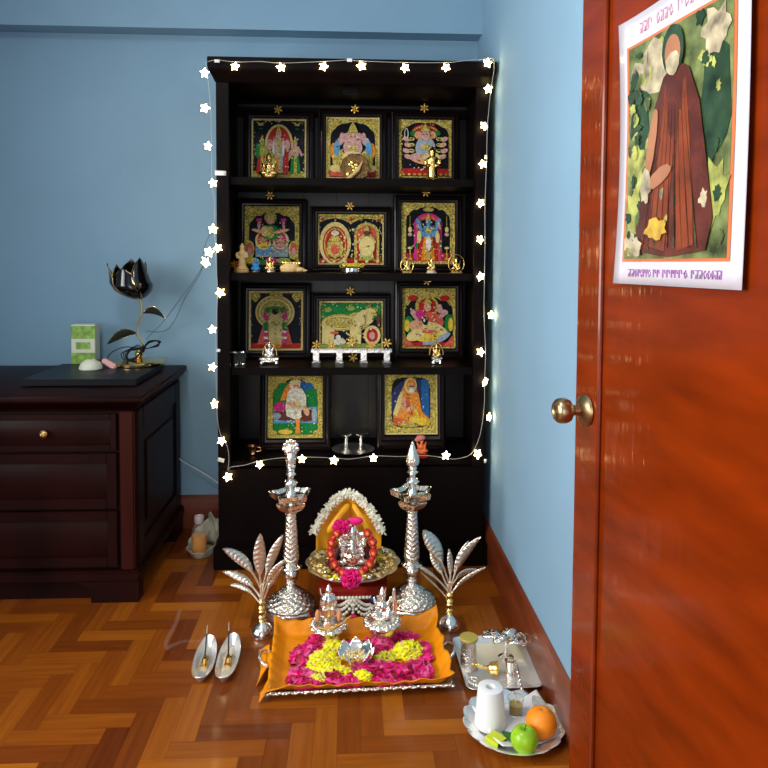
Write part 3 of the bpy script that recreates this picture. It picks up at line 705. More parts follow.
for i, (x, y) in enumerate(((316.5, 345), (332, 346), (351, 343), (371, 346), (387, 343), (353, 357.5))):
    goldf(x, y, 2.905, ['gilt flower at the left end of the silver bench under the cow painting', 'second gilt flower from left on the silver bench', 'gilt flower below the calf in the middle of the cow painting',
        'gilt flower below the small red disc of the cow painting', 'gilt flower at the right end of the silver bench', 'gilt flower hanging lowest on the front of the silver bench'][i], .0205)

def figure(m, s=1., seated=True, tall=1.0):   # small idol body centred on x,y=0, base z=0, unit height ~1
    if seated:
        m.ell((0, 0, .10*s), (.30*s, .22*s, .10*s)); m.ell((-.17*s, -.1*s, .2*s), (.2*s, .12*s, .09*s)); m.ell((.17*s, -.1*s, .2*s), (.2*s, .12*s, .09*s))
        m.ell((0, 0, .38*s), (.17*s, .14*s, .22*s))
        for q in (-1, 1):
            m.ell((q*.19*s, -.02*s, .47*s), (.055*s, .06*s, .14*s)); m.ell((q*.2*s, -.12*s, .34*s), (.05*s, .12*s, .05*s)); m.ell((q*.24*s, .02*s, .60*s), (.04*s, .05*s, .11*s))
        m.ell((0, -.01*s, .68*s), (.11*s, .11*s, .12*s)); m.ell((0, -.11*s, .66*s), (.03*s, .04*s, .04*s)); m.lathe([(.11*s, .76*s), (.12*s, .79*s), (.08*s, .88*s), (.03*s, .98*s), (.005*s, 1.03*s)], seg=12)
    else:
        m.lathe([(.17*s, 0), (.18*s, .04*s), (.13*s, .07*s), (.12*s, .3*s), (.11*s, .45*s), (.14*s, .6*s), (.12*s, .68*s), (.05*s, .71*s)], seg=14)
        for q in (-1, 1): m.ell((q*.16*s, -.04*s, .52*s), (.045*s, .06*s, .13*s)); m.ell((q*.12*s, -.12*s, .43*s), (.05*s, .08*s, .04*s))
        m.ell((0, 0, .77*s), (.08*s, .08*s, .09*s)); m.lathe([(.085*s, .83*s), (.09*s, .86*s), (.05*s, .94*s), (.01*s, 1.02*s)], seg=12)
    return m
def idol(name, label, px, py, z, hpx, mt, seated=True, cat='figurine', base=None, Y=None, group=None, bh=.012, wsc=1.):
    p = onz(px, py, z) if Y is None else atY(px, py, Y); p.z = z
    s = hpx*p.y/FPX
    e = thing(name, label, cat, p, random.uniform(-.1, .1), group)
    z0 = 0
    if base:
        m = MB(); m.lathe([(.36*s*wsc, 0), (.38*s*wsc, bh*.3), (.30*s*wsc, bh*.5), (.34*s*wsc, bh*.9), (.32*s*wsc, bh)], seg=20); m.build('pedestal', base, e); z0 = bh-.001
    m = MB(Matrix.Translation((0, 0, z0)) @ Matrix.Diagonal((wsc, wsc, 1, 1))); figure(m, s, seated); m.build('body', mt, e, remesh=max(.0016, s*.022))
    return e

# top shelf
sY = 2.93
def px_on_shelf(px, k, Y): return V((atY(px, 200, Y).x, Y, SH[k]))
e = idol('brass_idol', 'brass seated idol in front of the top shelf left painting', 268, 0, SH[0], 27, brass, Y=sY, base=brass); e.location = px_on_shelf(269, 0, sY)
e = thing('brass_medallion', 'round brown and gold embossed brass medallion leaning before the middle top painting', 'ornament', px_on_shelf(355, 0, 2.95), 0, None, R_(-10))
m = MB(Matrix.Translation((0, 0, .066)) @ Matrix.Rotation(PI/2, 4, 'X')); m.lathe([(.001, 0), (.056, 0), (.062, .003), (.058, .006), (.050, .005), (.001, .009)], seg=32, mod=lambda t, i, r, z: r*(1+.04*math.cos(10*t)))
m.build('disc', mat('antique_brass_relief', (.16, .085, .025), .35, .6, bump=1., bscale=120, var=.6, vscale=60), e)
m = MB(Matrix.Translation((0, 0, 0))); m.bbox(-.03, .03, -.012, .012, 0, .006); m.build('foot', brass, e)
m = MB()
for k in range(7): m.ell((random.uniform(-.035, .035), -.011, .066+random.uniform(-.035, .035)), (.009, .004, .009), 8, 5)
m.build('boss', gold, e)
m = MB(); m.tube([(-.055, -.016, .006), (-.02, -.017, .022), (.012, -.018, .05), (.030, -.019, .088)], [.002, .008, .008, .002], 8); m.build('ivory_strip', sandst, e, label='pale curved strip')
e = idol('brass_idol', 'slim brass standing idol in front of the top shelf right painting', 0, 0, SH[0], 34, gold, seated=False, Y=sY, base=brass, wsc=1.3); e.location = px_on_shelf(432, 0, sY)

# second shelf
def shelf_idol(name, label, px, k, Y, hpx, mt, **kw):
    e = idol(name, label, px, 200, SH[k], hpx, mt, Y=Y, **kw); e.location = px_on_shelf(px, k, Y); return e
shelf_idol('stone_idol', 'cream stone standing idol at the left end of the second shelf', 242, 1, 2.84, 25, sandst, seated=False, base=sandst, wsc=1.25, bh=.016)
for ch_ in [c for c in COL.objects if c.parent and c.parent.name == 'stone_idol' and c.name.startswith('pedestal')]: ch_.scale = (.62, .62, 1)
m = MB(); flower_mesh(m, (0, 0, .030), .018, 7, .012); m.tube([(0, .003, 0), (0, .003, .028)], .003, 6); m.ell((0, .003, .003), (.008, .008, .003), 8, 4); o = m.build('orange_flower', mat('orange_petal', (.8, .28, .02), .5)); o.location = px_on_shelf(234.5, 1, 2.88); tag(o, 'orange flower standing beside the cream stone idol', 'flower')
shelf_idol('blue_figurine', 'tiny bright blue figurine beside the cream stone idol', 255.5, 1, 2.83, 14, blue_id, base=brass, bh=.006)
e = shelf_idol('brass_figurine', 'tiny brass figurine with a pink flower-like top on silver feet, second shelf', 270, 1, 2.83, 15, brass, base=silver, bh=.008)
e = thing('turban_ornament', 'cream boat-shaped ornament with gold rim on second shelf', 'ornament', px_on_shelf(292, 1, 2.84))
m = MB(); m.ell((-.010, 0, .018), (.040, .022, .019), 16, 10); m.ell((.026, 0, .012), (.026, .014, .011)); m.ell((.048, 0, .008), (.016, .008, .006)); m.ell((-.012, 0, .006), (.036, .020, .006)); m.ell((.0, -.004, .030), (.030, .016, .010), rot=Matrix.Rotation(.15, 3, 'Y')); m.build('body', sandst, e, remesh=.0022)
m = MB()
for k in range(7): m.ell((-.035+k*.011, -.004, .040-.0005*k), (.006, .006, .007), 8, 5)
m.build('trim', gold, e)
e = thing('silver_dish', 'small silver dish heaped with yellow flowers in the middle of the second shelf', 'dish', px_on_shelf(352, 1, 2.84))
m = MB(); m.lathe([(.038, 0), (.042, .003), (.043, .019), (.048, .021), (.046, .0225), (.040, .020), (.038, .006), (.001, .005)], seg=28, cap1=False); m.build('bowl', silver, e)
m = MB(); r5 = random.Random(9)
for k in range(60): a = r5.uniform(0, 2*PI); q = r5.uniform(0, .052); m.ell((q*math.cos(a), q*math.sin(a)*.75, .026+.010*r5.random()), (.010, .004, .003), 6, 4, rot=Matrix.Rotation(r5.uniform(0, PI), 3, 'Z') @ Matrix.Rotation(r5.uniform(-.6, .6), 3, 'Y'))
m.build('flowers', mat('olive_yellow_flower', (.80, .62, .05), .4), e, kind='stuff')
def oval_idol(px, label, hpx):
    p = px_on_shelf(px, 1, 2.85); s = 2.85/FPX; h = hpx*s
    e = thing('oval_brass_idol', label, 'figurine', p)
    m = MB(); m.tube([(h*.42*math.sin(t), 0, h*.5+h*.48*math.cos(t)) for t in [2*PI*k/24 for k in range(25)]], .0025, 8); m.bbox(-h*.3, h*.3, -.01, .01, 0, .006, .002); m.build('oval_rim', brass, e)
    m = MB(Matrix.Translation((0, 0, .006))); figure(m, h*.8); m.build('body', gold, e, remesh=.0022)
oval_idol(407.5, 'seated gold idol inside a brass oval rim, left of the pair on second shelf', 15)
oval_idol(457, 'seated gold idol inside a taller brass oval rim at the right end of second shelf', 19)
e = shelf_idol('gold_idol', 'small gold idol on a pale pedestal before the magenta-columned painting', 432, 1, 2.84, 14, gold, base=pearl, bh=.010)

# third shelf
def cup(px, label, Y=2.83):
    e = thing('silver_cup', label, 'cup', px_on_shelf(px, 2, Y), 0, 'silver cups on the third shelf')
    m = MB(); m.lathe([(.010, 0), (.014, .002), (.012, .006), (.016, .020), (.017, .046), (.020, .050), (.0185, .050), (.0155, .044), (.012, .012), (.001, .010)], seg=20, cap1=False); m.build('body', silver, e)
    m = MB(); m.tube([(.019*math.cos(t), .019*math.sin(t), .050) for t in [2*PI*k/20 for k in range(21)]], .0016, 6); m.build('rim', silver, e)
cup(234.5, 'narrow silver cup at the very left end of the third shelf'); cup(242, 'narrow silver cup right beside the leftmost cup on the third shelf', 2.84)
def stool_idol(px, label, w, mt, im, hp):
    e = thing('idol_on_silver_stand', label, 'figurine', px_on_shelf(px, 2, 2.84))
    m = MB(); m.bbox(-w, w, -.018, .018, .022, .028, .002)
    m.build('stand_top', silver, e)
    for sx in (-1, 1):
        for sy in (-1, 1): q = MB(); q.lathe([(.006, 0), (.008, .004), (.005, .010), (.007, .022)], (sx*(w-.008), sy*.010, 0), 10); q.build('leg', silver, e)
    m = MB(); m.box(-w+.01, w-.01, -.017, -.013, .012, .024); m.build('apron', silver_orn, e)
    m = MB(Matrix.Translation((0, 0, .026))); figure(m, hp*2.84/FPX); m.build('body', im, e, remesh=.002)
    m = MB(Matrix.Translation((0, .012, .026))); m.tube([(.028*math.cos(t), 0, .01+.05*math.sin(t)) for t in [PI*k/14 for k in range(15)]], .003, 6); m.build('halo_arch', brass, e)
stool_idol(269, 'brass-haloed silver idol on a four-legged silver stand, third shelf left', .038, silver, silver_orn, 17)
stool_idol(438, 'small brass idol on a narrow stand, third shelf right', .022, brass, brass, 15)
e = thing('silver_bench', 'long low silver bench with railing under the golden cow painting', 'stand', px_on_shelf(352, 2, 2.88))
m = MB(); bsil = mat('shaded_silver', (.50, .48, .45), .16, 1., bump=.3, bscale=60); m.bbox(-.165, .165, -.03, .03, .045, .052, .002); m.build('bench_top', bsil, e)  # bench silver: its dark reflections are put into a darker base colour
m = MB(); m.box(-.165, .165, -.031, -.027, .050, .060)
for k in range(34): m.ell((-.16+k*.0097, -.031, .060), (.004, .003, .005), 6, 4)
m.build('railing', bsil, e)
for x in (-.145, -.05, .05, .145):
    m = MB(); m.bbox(x-.018, x+.018, -.028, .028, 0, .008, .002); m.bbox(x-.012, x+.012, -.024, .024, .008, .046, .002); m.build('leg', bsil, e)

# bottom shelf
e = thing('copper_cup', 'small copper cup beside the seated white-robed man painting, bottom shelf', 'cup', px_on_shelf(251.5, 3, 2.85))
m = MB(); m.lathe([(.012, 0), (.014, .003), (.012, .008), (.016, .03), (.022, .036), (.020, .036), (.014, .03), (.001, .01)], seg=20, cap1=False); m.build('body', copper, e)
m = MB(); m.tube([(.018, 0, .03), (.032, 0, .028), (.034, 0, .014), (.016, 0, .012)], .002, 6); m.build('handle', copper, e)
pc = onz(353, 451, SH[3])
e = thing('silver_plate', 'round silver plate holding two small silver lamps on the bottom shelf', 'plate', pc)
m = MB(); m.lathe([(.060, 0), (.070, .003), (.086, .008), (.090, .011), (.087, .011), (.068, .0055), (.001, .004)], seg=40, cap1=False); m.build('dish', silver, e)
for i, dx in enumerate((-.029, .033)):
    q = thing('silver_lamp_cup', ['left of two small silver goblet lamps on the round plate', 'right of two small silver goblet lamps on the round plate'][i], 'oil lamp', (pc.x+dx, pc.y, SH[3]+.0042), 0, 'silver goblet lamps on the bottom shelf')
    m = MB(); m.lathe([(.022, 0), (.024, .004), (.014, .010), (.008, .018), (.011, .028), (.007, .034), (.010, .052), (.018, .060)], seg=24); m.build('stem', silver, q)
    m = MB(); m.lathe([(.012, .058), (.022, .061), (.028, .068), (.030, .072), (.027, .0715), (.020, .066), (.001, .064)], seg=30, cap1=False, mod=lambda t, i, r, z: r*(1+(.12*max(0, math.cos(t-1.57))**6))); m.build('bowl', silver, q)
e = idol('painted_figurine', 'small painted figurine in orange and pink cloth, bottom shelf right of the orange-robed man painting', 423, 0, SH[3], 18, mat('orange_red_paint', (.6, .13, .03), .4, var=.4, vscale=80), Y=2.80, base=redlac); e.location = px_on_shelf(423.5, 3, 2.80)
m = MB(); m.ell((-.004, -.004, .078), (.020, .014, .012)); m.ell((-.018, -.004, .070), (.012, .01, .008)); m.build('turban', mat('dusty_pink_cloth', (.55, .16, .14), .6), e)

# ------------------------------------------------------------------ fairy lights
fl = thing('fairy_light_string', 'warm white star-shaped fairy lights strung around the dark shrine cabinet', 'fairy lights')
YS = YC-.028
def star(m, c, r, rot, tz, tx=0):
    Q = Matrix.Rotation(tz, 3, 'Z') @ Matrix.Rotation(tx, 3, 'X') @ Matrix.Rotation(rot, 3, 'Y')
    fr = []; bk = []
    for k in range(10):
        t = 2*PI*k/10; q = r if k % 2 == 0 else r*.5
        fr.append(m.v(c+Q @ V((q*math.sin(t), -.0012 if k % 2 == 0 else -.004, q*math.cos(t))))); bk.append(m.v(c+Q @ V((q*math.sin(t), .0012 if k % 2 == 0 else .004, q*math.cos(t)))))
    a = m.v(c+Q @ V((0, -.009, 0))); b = m.v(c+Q @ V((0, .009, 0)))
    for k in range(10): m.f([fr[k], fr[(k+1) % 10], a]); m.f([bk[(k+1) % 10], bk[k], b]); m.f([fr[k], bk[k], bk[(k+1) % 10], fr[(k+1) % 10]])
YT = YC-.062; YSR = YC-.02
ST = [(235, 66.5, YT), (281, 67.5, YT), (323.5, 66.5, YT), (361.5, 66, YT), (405, 68, YT), (446, 67.5, YT), (487.5, 63, YT), (488.3, 89, YS-.01), (484, 126, YS), (482.8, 164, YS), (480.5, 203, YS), (480, 239.5, YS), (480.5, 276.5, YS), (491, 315, YS), (480.5, 352, YS), (485, 382, YS), (489, 417, YS), (477.7, 454, YS), (446, 455.5, YS), (373.4, 458, YS), (334, 460.5, YS), (302, 459, YS), (259.5, 464.5, YS), (228, 477, YS), (221.5, 441, YS), (214.5, 404, YC-.01), (212.5, 367, YC), (212.5, 329.5, YC), (220.5, 292.5, YS), (209, 252, YC+.03), (218, 248, YS), (205.5, 262, YC+.03), (213, 229, YS), (213, 183, YS+.01), (208, 146, YC), (204.8, 108, YC), (204.7, 73, YT+.04)]
rs = random.Random(4)
for (x, y, Y) in ST:
    m = MB(); c = atY(x, y, Y); rr_ = .0195 if Y < YC+.02 else .024
    side = .7 if x > 476 and y > 100 else (-.5 if x < 216 else 0)
    star(m, V((0, 0, 0)), rr_*rs.uniform(.9, 1.05), rs.uniform(0, 1.2), side*rs.uniform(.5, 1)+rs.uniform(-.3, .3), rs.uniform(-.3, .3))
    o = m.build('star_light', star_m, fl, ang=20); o.location = c
m = MB()
def wire(pix, r=.0009, seg=5): m.tube(spline([atY(x, y, Y) for x, y, Y in pix], 5), r, seg)
wire([(206, 62, YT+.02), (217, 60, YT), (235, 62, YT+.003), (260, 61.5, YT+.003), (281, 63, YT+.003), (323, 61.5, YT+.003), (349, 60, YT+.003), (361, 61, YT+.003), (405, 62.5, YT+.003), (446, 62.5, YT+.003), (470, 60, YT+.003), (488, 59, YT+.003), (493, 59, YT+.003), (494, 70, YT+.002), (491, 89, YS), (487.5, 126, YS), (486.5, 164, YS), (485, 203, YS), (485, 239, YS), (484.5, 276, YS), (484, 315, YS), (485.5, 352, YS), (484.5, 382, YS), (484.5, 400, YS), (483, 417, YS), (480, 435, YS), (474, 450, YS), (468, 456, YS), (455, 459, YS), (446, 458, YS), (425, 455.5, YS), (400, 456.5, YS), (373, 456, YS), (350, 459, YS), (334, 458, YS), (302, 457, YS), (280, 458, YS), (259, 461, YS), (245, 465, YS), (231, 467, YS), (228, 470, YS), (229, 458, YS), (227, 446, YS), (221, 436, YS), (217.5, 420, YS), (216.5, 404, YS), (216, 367, YS), (216, 330, YS), (217.5, 292, YS), (215.8, 262, YS), (216, 248, YS), (214, 229, YS), (214.5, 205, YS), (212, 183, YS+.01), (211.5, 146, YC-.01), (210.5, 108, YC-.01), (208, 80, YT+.03), (206, 62, YT+.02)])
m.build('wire', wire_m, fl)
m = MB(); wire([(214, 229, YS), (207, 240, YC), (203, 255, YC+.03), (204, 262, YC+.03), (197, 276, 2.85), (181, 298, 3.0), (163, 322, 3.09), (152, 333, 3.1), (146, 340, 3.1)], .0012)
wire([(216, 248, YC-.02), (208, 250, YC+.03), (201, 272, 2.85), (186, 296, 2.98), (176, 318, 3.08), (168, 329, 3.1), (158, 332, 3.1), (146, 331, 3.1)], .0012); m.build('lead_wire', wire_dark, fl, label='grey lead wire')
# tape pieces
for i, (x, y, Y, w, h, a, lb) in enumerate(((217, 61, YT, 5, 3, 0, 'white tape holding the fairy light wire on the crown at top left'), (349.5, 60, YT, 5, 3.5, 0, 'white tape holding the wire at the middle of the crown'), (220.5, 173, YC-.010, 11, 4.5, 2, 'long white tape strip on the left cabinet stile near the top shelf'),
    (486, 157, YC-.010, 2.8, 4, 0, 'small white tape on the right cabinet stile'), (221, 460, YC-.010, 6.5, 4, 15, 'white tape at the lower left of the cabinet'), (218.5, 350.5, YC-.010, 3.5, 3, 10, 'tiny white tape on the left cabinet stile beside the third shelf'), (485.3, 461, YC-.010, 2.5, 4, 5, 'tiny white tape at the lower right of the cabinet'))):
    p = atY(x, y, Y); s = Y/FPX; m = MB(Matrix.Rotation(R_(a), 4, 'Y')); m.grid(lambda u, v: ((u-.5)*w*s, -.0008*math.sin(u*PI), (v-.5)*h*s), 4, 2)
    o = m.build('tape_strip', tape_m, solid=.0004); o.location = p; tag(o, lb, 'tape')
m = MB(); m.tube(spline([atY(150, 430, 3.10), atY(177, 457, 3.10), atY(200, 471, 3.11), atY(214, 480, 3.11), atY(226, 489, 3.12)], 5), .0022, 6)
tag(m.build('white_cable', white_cable), 'thin white cable sagging across the blue wall behind the sideboard', 'cable')

# ------------------------------------------------------------------ sideboard
SX = -.762; SYF = 2.475; SZ = .742; SL = -1.86
sd = thing('sideboard', 'dark mahogany sideboard with moulded top against the blue wall at left', 'sideboard')
m = MB(); m.bbox(SL, SX, SYF+.02, YB-.02, .11, SZ-.05, .003); m.build('body', mahog, sd)
m = MB()
prof = [(.0, SZ-.062), (.004, SZ-.055), (.010, SZ-.046), (.022, SZ-.040), (.024, SZ-.034), (.034, SZ-.026), (.038, SZ-.018), (.038, SZ-.004), (.034, SZ)]
rings = []
for a, z in prof: rings.append([m.v((SL-a, SYF+.012-a, z)), m.v((SX+a, SYF+.012-a, z)), m.v((SX+a, YB-.021, z)), m.v((SL-a, YB-.021, z))])
for a, b in zip(rings, rings[1:]):
    for k in range(4): m.f([a[k], a[(k+1) % 4], b[(k+1) % 4], b[k]])
m.f(rings[0][::-1]); m.f(rings[-1]); m.build('top', mahog, sd, ang=60)
m = MB(); m.bbox(SX-.048, SX+.002, SYF+.002, SYF+.03, .11, SZ-.062, .005); m.build('corner_post', mat('reddish_mahogany', (.035, .005, .003), .4, spec=.2, var=.3, vscale=8, stretch=(1, 1, .15)), sd)
m = MB(); m.bbox(SL-.002, SL+.048, SYF+.002, SYF+.03, .11, SZ-.062, .005); m.build('corner_post', bpy.data.materials['reddish_mahogany'], sd)
def panel(m, x0, x1, y, z0, z1, t=.03):   # framed raised panel on the front face
    m.bbox(x0, x1, y-.004, y+.014, z0, z1, .003)
    for a, b, c, d in ((x0, x0+t, z0, z1), (x1-t, x1, z0, z1), (x0+t+.0004, x1-t-.0004, z0, z0+t), (x0+t+.0004, x1-t-.0004, z1-t, z1)): m.bbox(a, b, y-.014, y, c, d, .002)
    v = [m.v((x0+t, y-.005, z0+t)), m.v((x1-t, y-.005, z0+t)), m.v((x1-t, y-.005, z1-t)), m.v((x0+t, y-.005, z1-t))]; q = t+.022
    w = [m.v((x0+q, y-.014, z0+q)), m.v((x1-q, y-.014, z0+q)), m.v((x1-q, y-.014, z1-q)), m.v((x0+q, y-.014, z1-q))]
    for k in range(4): m.f([v[k], v[(k+1) % 4], w[(k+1) % 4], w[k]])
    m.f(w)
xs = [SL+.054, (SL+SX)/2, SX-.054]
for i in range(2):
    m = MB(); panel(m, xs[i]+.004, xs[i+1]-.004, SYF+.014, SZ-.20, SZ-.07, .02); dr = m.build('drawer', mahog, sd)
    m = MB(Matrix.Translation(((xs[i]+xs[i+1])/2, SYF+.002, SZ-.135)) @ Matrix.Rotation(PI/2, 4, 'X')); m.lathe([(.006, 0), (.006, .010), (.013, .014), (.014, .020), (.008, .026), (.001, .027)], seg=16); m.build('knob', brass, dr)
    m = MB(); panel(m, xs[i]+.004, xs[i+1]-.004, SYF+.014, .335, SZ-.21, .035); d_ = m.build('door', mahog, sd)
    panel_b = MB(); panel(panel_b, xs[i]+.004, xs[i+1]-.004, SYF+.014, .125, .325, .035); panel_b.build('door', mahog, sd)
m = MB()  # side panel facing the cabinet
ys0, ys1 = SYF+.03, YB-.03
for a, b, c, d in ((ys0, ys0+.07, .115, SZ-.065), (ys1-.07, ys1, .115, SZ-.065), (ys0+.0705, ys1-.0705, .115, .19), (ys0+.0705, ys1-.0705, SZ-.15, SZ-.065)): m.bbox(SX-.002, SX+.009, a, b, c, d, .003)
m.bbox(SX-.002, SX+.007, ys0+.11, ys1-.11, .24, SZ-.2, .006)
m.build('side_frame', mahog, sd)
m = MB(); m.bbox(SL-.02, SX+.022, SYF-.012, YB-.021, .075, .112, .006); m.build('base_moulding', mahog, sd)
for (x0, x1, y0, y1) in ((SX-.15, SX+.016, SYF-.008, SYF+.05), (SL-.014, SL+.15, SYF-.008, SYF+.05), (SX-.05, SX+.016, YB-.16, YB-.03), (SL-.014, SL+.05, YB-.16, YB-.03)):
    m = MB(); m.prism([(x0, 0), (x1, 0), (x1, .077), (x0-.05 if x0 > SL+.3 else x0, .077), (x0, .05)], y0, y1); m.build('foot', mahog, sd)
m = MB(); m.box(SL+.1, SX-.05, SYF+.03, SYF+.05, .0, .08); m.build('apron', mahog, sd)

# black slab under the lamp
e = thing('black_device', 'flat black glossy box lying on the dark sideboard under the rose lamp', 'device', (0, 0, SZ))
a = onz(98, 386, SZ+.0); b = onz(137, 386, SZ); xr = b.x
SB = .028
m = MB(); m.bbox(xr-.42, xr+.005, 2.62, 3.0, .004, SB, .004); m.build('casing', blackm, e)
m = MB()
for x in (xr-.40, xr-.02):
    for y in (2.64, 2.98): m.lathe([(.008, 0), (.008, .005)], (x, y, 0), 10)
m.build('rubber_feet', blackm, e)

# rose lamp
lp = onz(139, 364.5, SZ+SB)
lamp = thing('rose_table_lamp', 'gold table lamp with black tulip-shaped glass petals on the sideboard', 'lamp', lp)
ls = lp.y/FPX
def LP(px, py, dy=0):
    q = atY(px, py, lp.y+dy); return q-lp
m = MB(); m.lathe([(.098, 0), (.107, .004), (.108, .012), (.102, .018), (.088, .020), (.07, .021), (.035, .025), (.018, .030), (.014, .036), (.019, .044), (.016, .054), (.009, .062), (.006, .07)], seg=40); m.build('base', lampgold, lamp)
top = LP(138.5, 298)
m = MB(); m.tube(spline([LP(143, 352), LP(143.5, 345), LP(138, 335), LP(137.5, 328), LP(141.5, 312), LP(141, 304), top], 5), .0048, 8); m.build('stem', lampgold, lamp)
m = MB(); m.lathe([(.004, -.01), (.014, -.004), (.017, .004), (.010, .008)], top, 16); m.build('calyx', lampgold, lamp)
def petal(ang, r, hgt, w, name='petal', tip=.0, close=.2):
    def fn(u, v):
        rr = r*(.16+.84*math.sin(PI/2*min(1, v*2.0))**.8) * (1-close*max(0, v-.4)/.6) + tip*max(0, v-.6)**2*6
        z = hgt*(v**1.12); ww = w*math.sin(PI*(.10+.90*v)**1.15)**.62 if v < .999 else 0
        t = (u-.5)*2; a = ang + t*ww/max(rr, .03)
        return top+V((rr*math.cos(a)-.030*min(1, v*2), rr*math.sin(a), z-.004-.010*t*t*v))
    m = MB(); m.grid(lambda u, v: fn(u, v), 10, 18); o = m.build(name, blackglass, lamp, solid=.003)
    m = MB(); m.tube([fn(0, k/20) for k in range(21)] + [fn(1, 1-k/20) for k in range(21)], .0019, 6); m.build('rim', lampgold, o)
PHt = (298-262)*ls
petal(R_(-100), .078, PHt*.86, .062, close=.15)
petal(R_(-25), .084, PHt*1.14, .058, close=.45)
petal(R_(-165), .084, PHt*.98, .055, close=.0, tip=.008)
petal(R_(40), .078, PHt*1.02, .058, close=.2)
petal(R_(105), .074, PHt*1.10, .058, close=.2)
petal(R_(160), .078, PHt*.95, .050, close=.1)
def small_leaf(a, b, c, w):
    A, B, C = V(a), V(b), V(c)
    m = MB(); pts = bez(A, B, C, 10)
    def fn(u, v):
        i = min(9, int(v*10)); f = v*10-i; p = pts[i]*(1-f)+pts[i+1]*f; ww = w*math.sin(PI*min(1, v*.97+.02))**.8
        return p + V((0, -.6, .8))*(u-.5)*2*ww + V((0, -.004, 0))*(1-(2*u-1)**2)
    m.grid(fn, 6, 12); o = m.build('leaf', leafdark, lamp, solid=.0015)
    m = MB(); m.tube([fn(0, k/12) for k in range(13)] + [fn(1, 1-k/12) for k in range(13)], .001, 5); m.build('leaf_rim', lampgold, o)
small_leaf(LP(143.5, 313), LP(155, 305), LP(165.5, 319), .022)
small_leaf(LP(136, 333), LP(122, 329), LP(107.5, 344), .024)
m = MB(); m.tube(bez(LP(137.5, 330), LP(136.5, 333), LP(134, 333), 6), .0018, 6); m.build('twig', lampgold, lamp)
# cable bundle
m = MB(); c0 = lp+LP(143, 349, -.03); rc = random.Random(12)
for k in range(6):
    ph = k*.5; m.tube(spline([c0, c0+V((-.02-.012*k, -.012, .018-.006*k)), c0+V((-.055-.005*k, -.015+.004*k, -.015-.006*k)), c0+V((-.06+.006*k, -.01, -.042)), c0+V((-.02, -.012, -.028)), c0], 6), .0022, 6)
for k in range(3): m.tube(spline([c0, c0+V((.028, -.01, .026+.004*k)), c0+V((.06+.006*k, -.008, .034)), c0+V((.066, -.008, .014+.004*k)), c0+V((.03, -.01, .006)), c0], 6), .0022, 6)
m.tube(spline([c0, lp+LP(125, 347, -.03), lp+LP(111, 353, -.05), lp+LP(106, 361, -.06)], 6), .0022, 6)
m.tube([c0+V((-.004, 0, -.012)), c0+V((.004, 0, .012))], .009, 8)
tag(m.build('black_cable_bundle', blackm), 'bundled black power cable tied around the rose lamp stem', 'cable')
# plug, cup, box at the left
pz = onz(110, 368, SZ+SB)
e = thing('power_plug', 'pink power plug with a black cable lying on the black box', 'plug', V((pz.x, pz.y, SZ+SB)))
m = MB(Matrix.Translation((0, 0, .016)) @ Matrix.Rotation(R_(32), 4, 'Y')); m.bbox(-.034, .030, -.014, .014, -.011, .011, .006); m.build('housing', pinkpl, e)
m = MB(); m.tube(spline([V((-.02, 0, .028)), V((-.05, -.01, .035)), V((-.09, -.02, .030))], 6), .0024, 6); m.build('lead', blackm, e)
q = onz(96, 368, SZ+SB)
e = thing('cream_bowl', 'cream plastic bowl turned upside down on the black box at the left', 'bowl', V((q.x-.01, q.y-.03, SZ+SB)))
m = MB(); m.lathe([(.042, 0), (.045, .003), (.044, .012), (.036, .028), (.022, .036), (.018, .040), (.001, .040)], seg=28); m.build('shell', creampl, e)
q = atY(96, 340, 3.05)
e = thing('green_carton', 'green and white printed carton standing at the back of the sideboard', 'carton', V((q.x-.047, 3.06, SZ)))
m = MB(); m.bbox(-.05, .05, -.03, .03, 0, .19, .002); m.build('box', creampl, e)
m = MB(); m.box(-.0505, .0505, -.0308, -.0300, .13, .185); m.box(-.0505, .0505, -.0308, -.03, .02, .07); m.box(-.03, .03, -.0308, -.03, .085, .115); m.build('printed_label', greenlab, e)

# ------------------------------------------------------------------ oil bottle in plastic basket by the cabinet
bc = onz(203, 552, 0)
e = thing('plastic_basket', 'crumpled white plastic basket on the floor between sideboard and cabinet', 'basket', bc + V((-.0, .01, 0)))
def bask(u, v):
    t = u*2*PI; r = (.062+.014*v+.006*math.sin(9*t)*v); zz = .004+.030*v + (.050*max(0, math.sin(t+.1))*v + .030*max(0, math.cos(t-.5))*v)
    return (r*math.cos(t)*.82, r*math.sin(t)*1.35, zz)
m = MB(); m.grid(bask, 48, 8, True); m.lathe([(.001, .004), (.060, .004)], seg=48, cap0=False, cap1=False, mod=lambda t, i, r, z: r*.85); m.build('wall', plast, e, solid=.0016)
m = MB(); rb = random.Random(2); m.grid(lambda u, v: (.022+.06*(u-.3), .075+.02*math.sin(5*u+3*v), .04+.085*v+.02*math.sin(7*u)), 10, 10); o = m.build('crumpled_bag', plast, e, solid=.001)
bp_ = onz(199.5, 556, 0.008)
e = thing('oil_bottle', 'clear plastic bottle of amber oil with a pale pink cap', 'bottle', V((bc.x-.012, bc.y-.012, .007)))
hb = .165; 
m = MB(); m.lathe([(.030, 0), (.0315, .004), (.0315, .075), (.030, .09), (.022, .112), (.016, .122), (.015, .130)], seg=28); m.build('bottle_body', plast_clear, e)
m = MB(); m.lathe([(.028, .002), (.0295, .005), (.0295, .070), (.0005, .0701)], seg=28); m.build('oil', oil, e)
m = MB(); m.lathe([(.0185, .122), (.0195, .124), (.0195, .148), (.018, .151), (.012, .152), (.011, .149)], seg=28, mod=lambda t, i, r, z: r*(1+.012*math.cos(24*t))); m.build('cap', pinkcap, e)

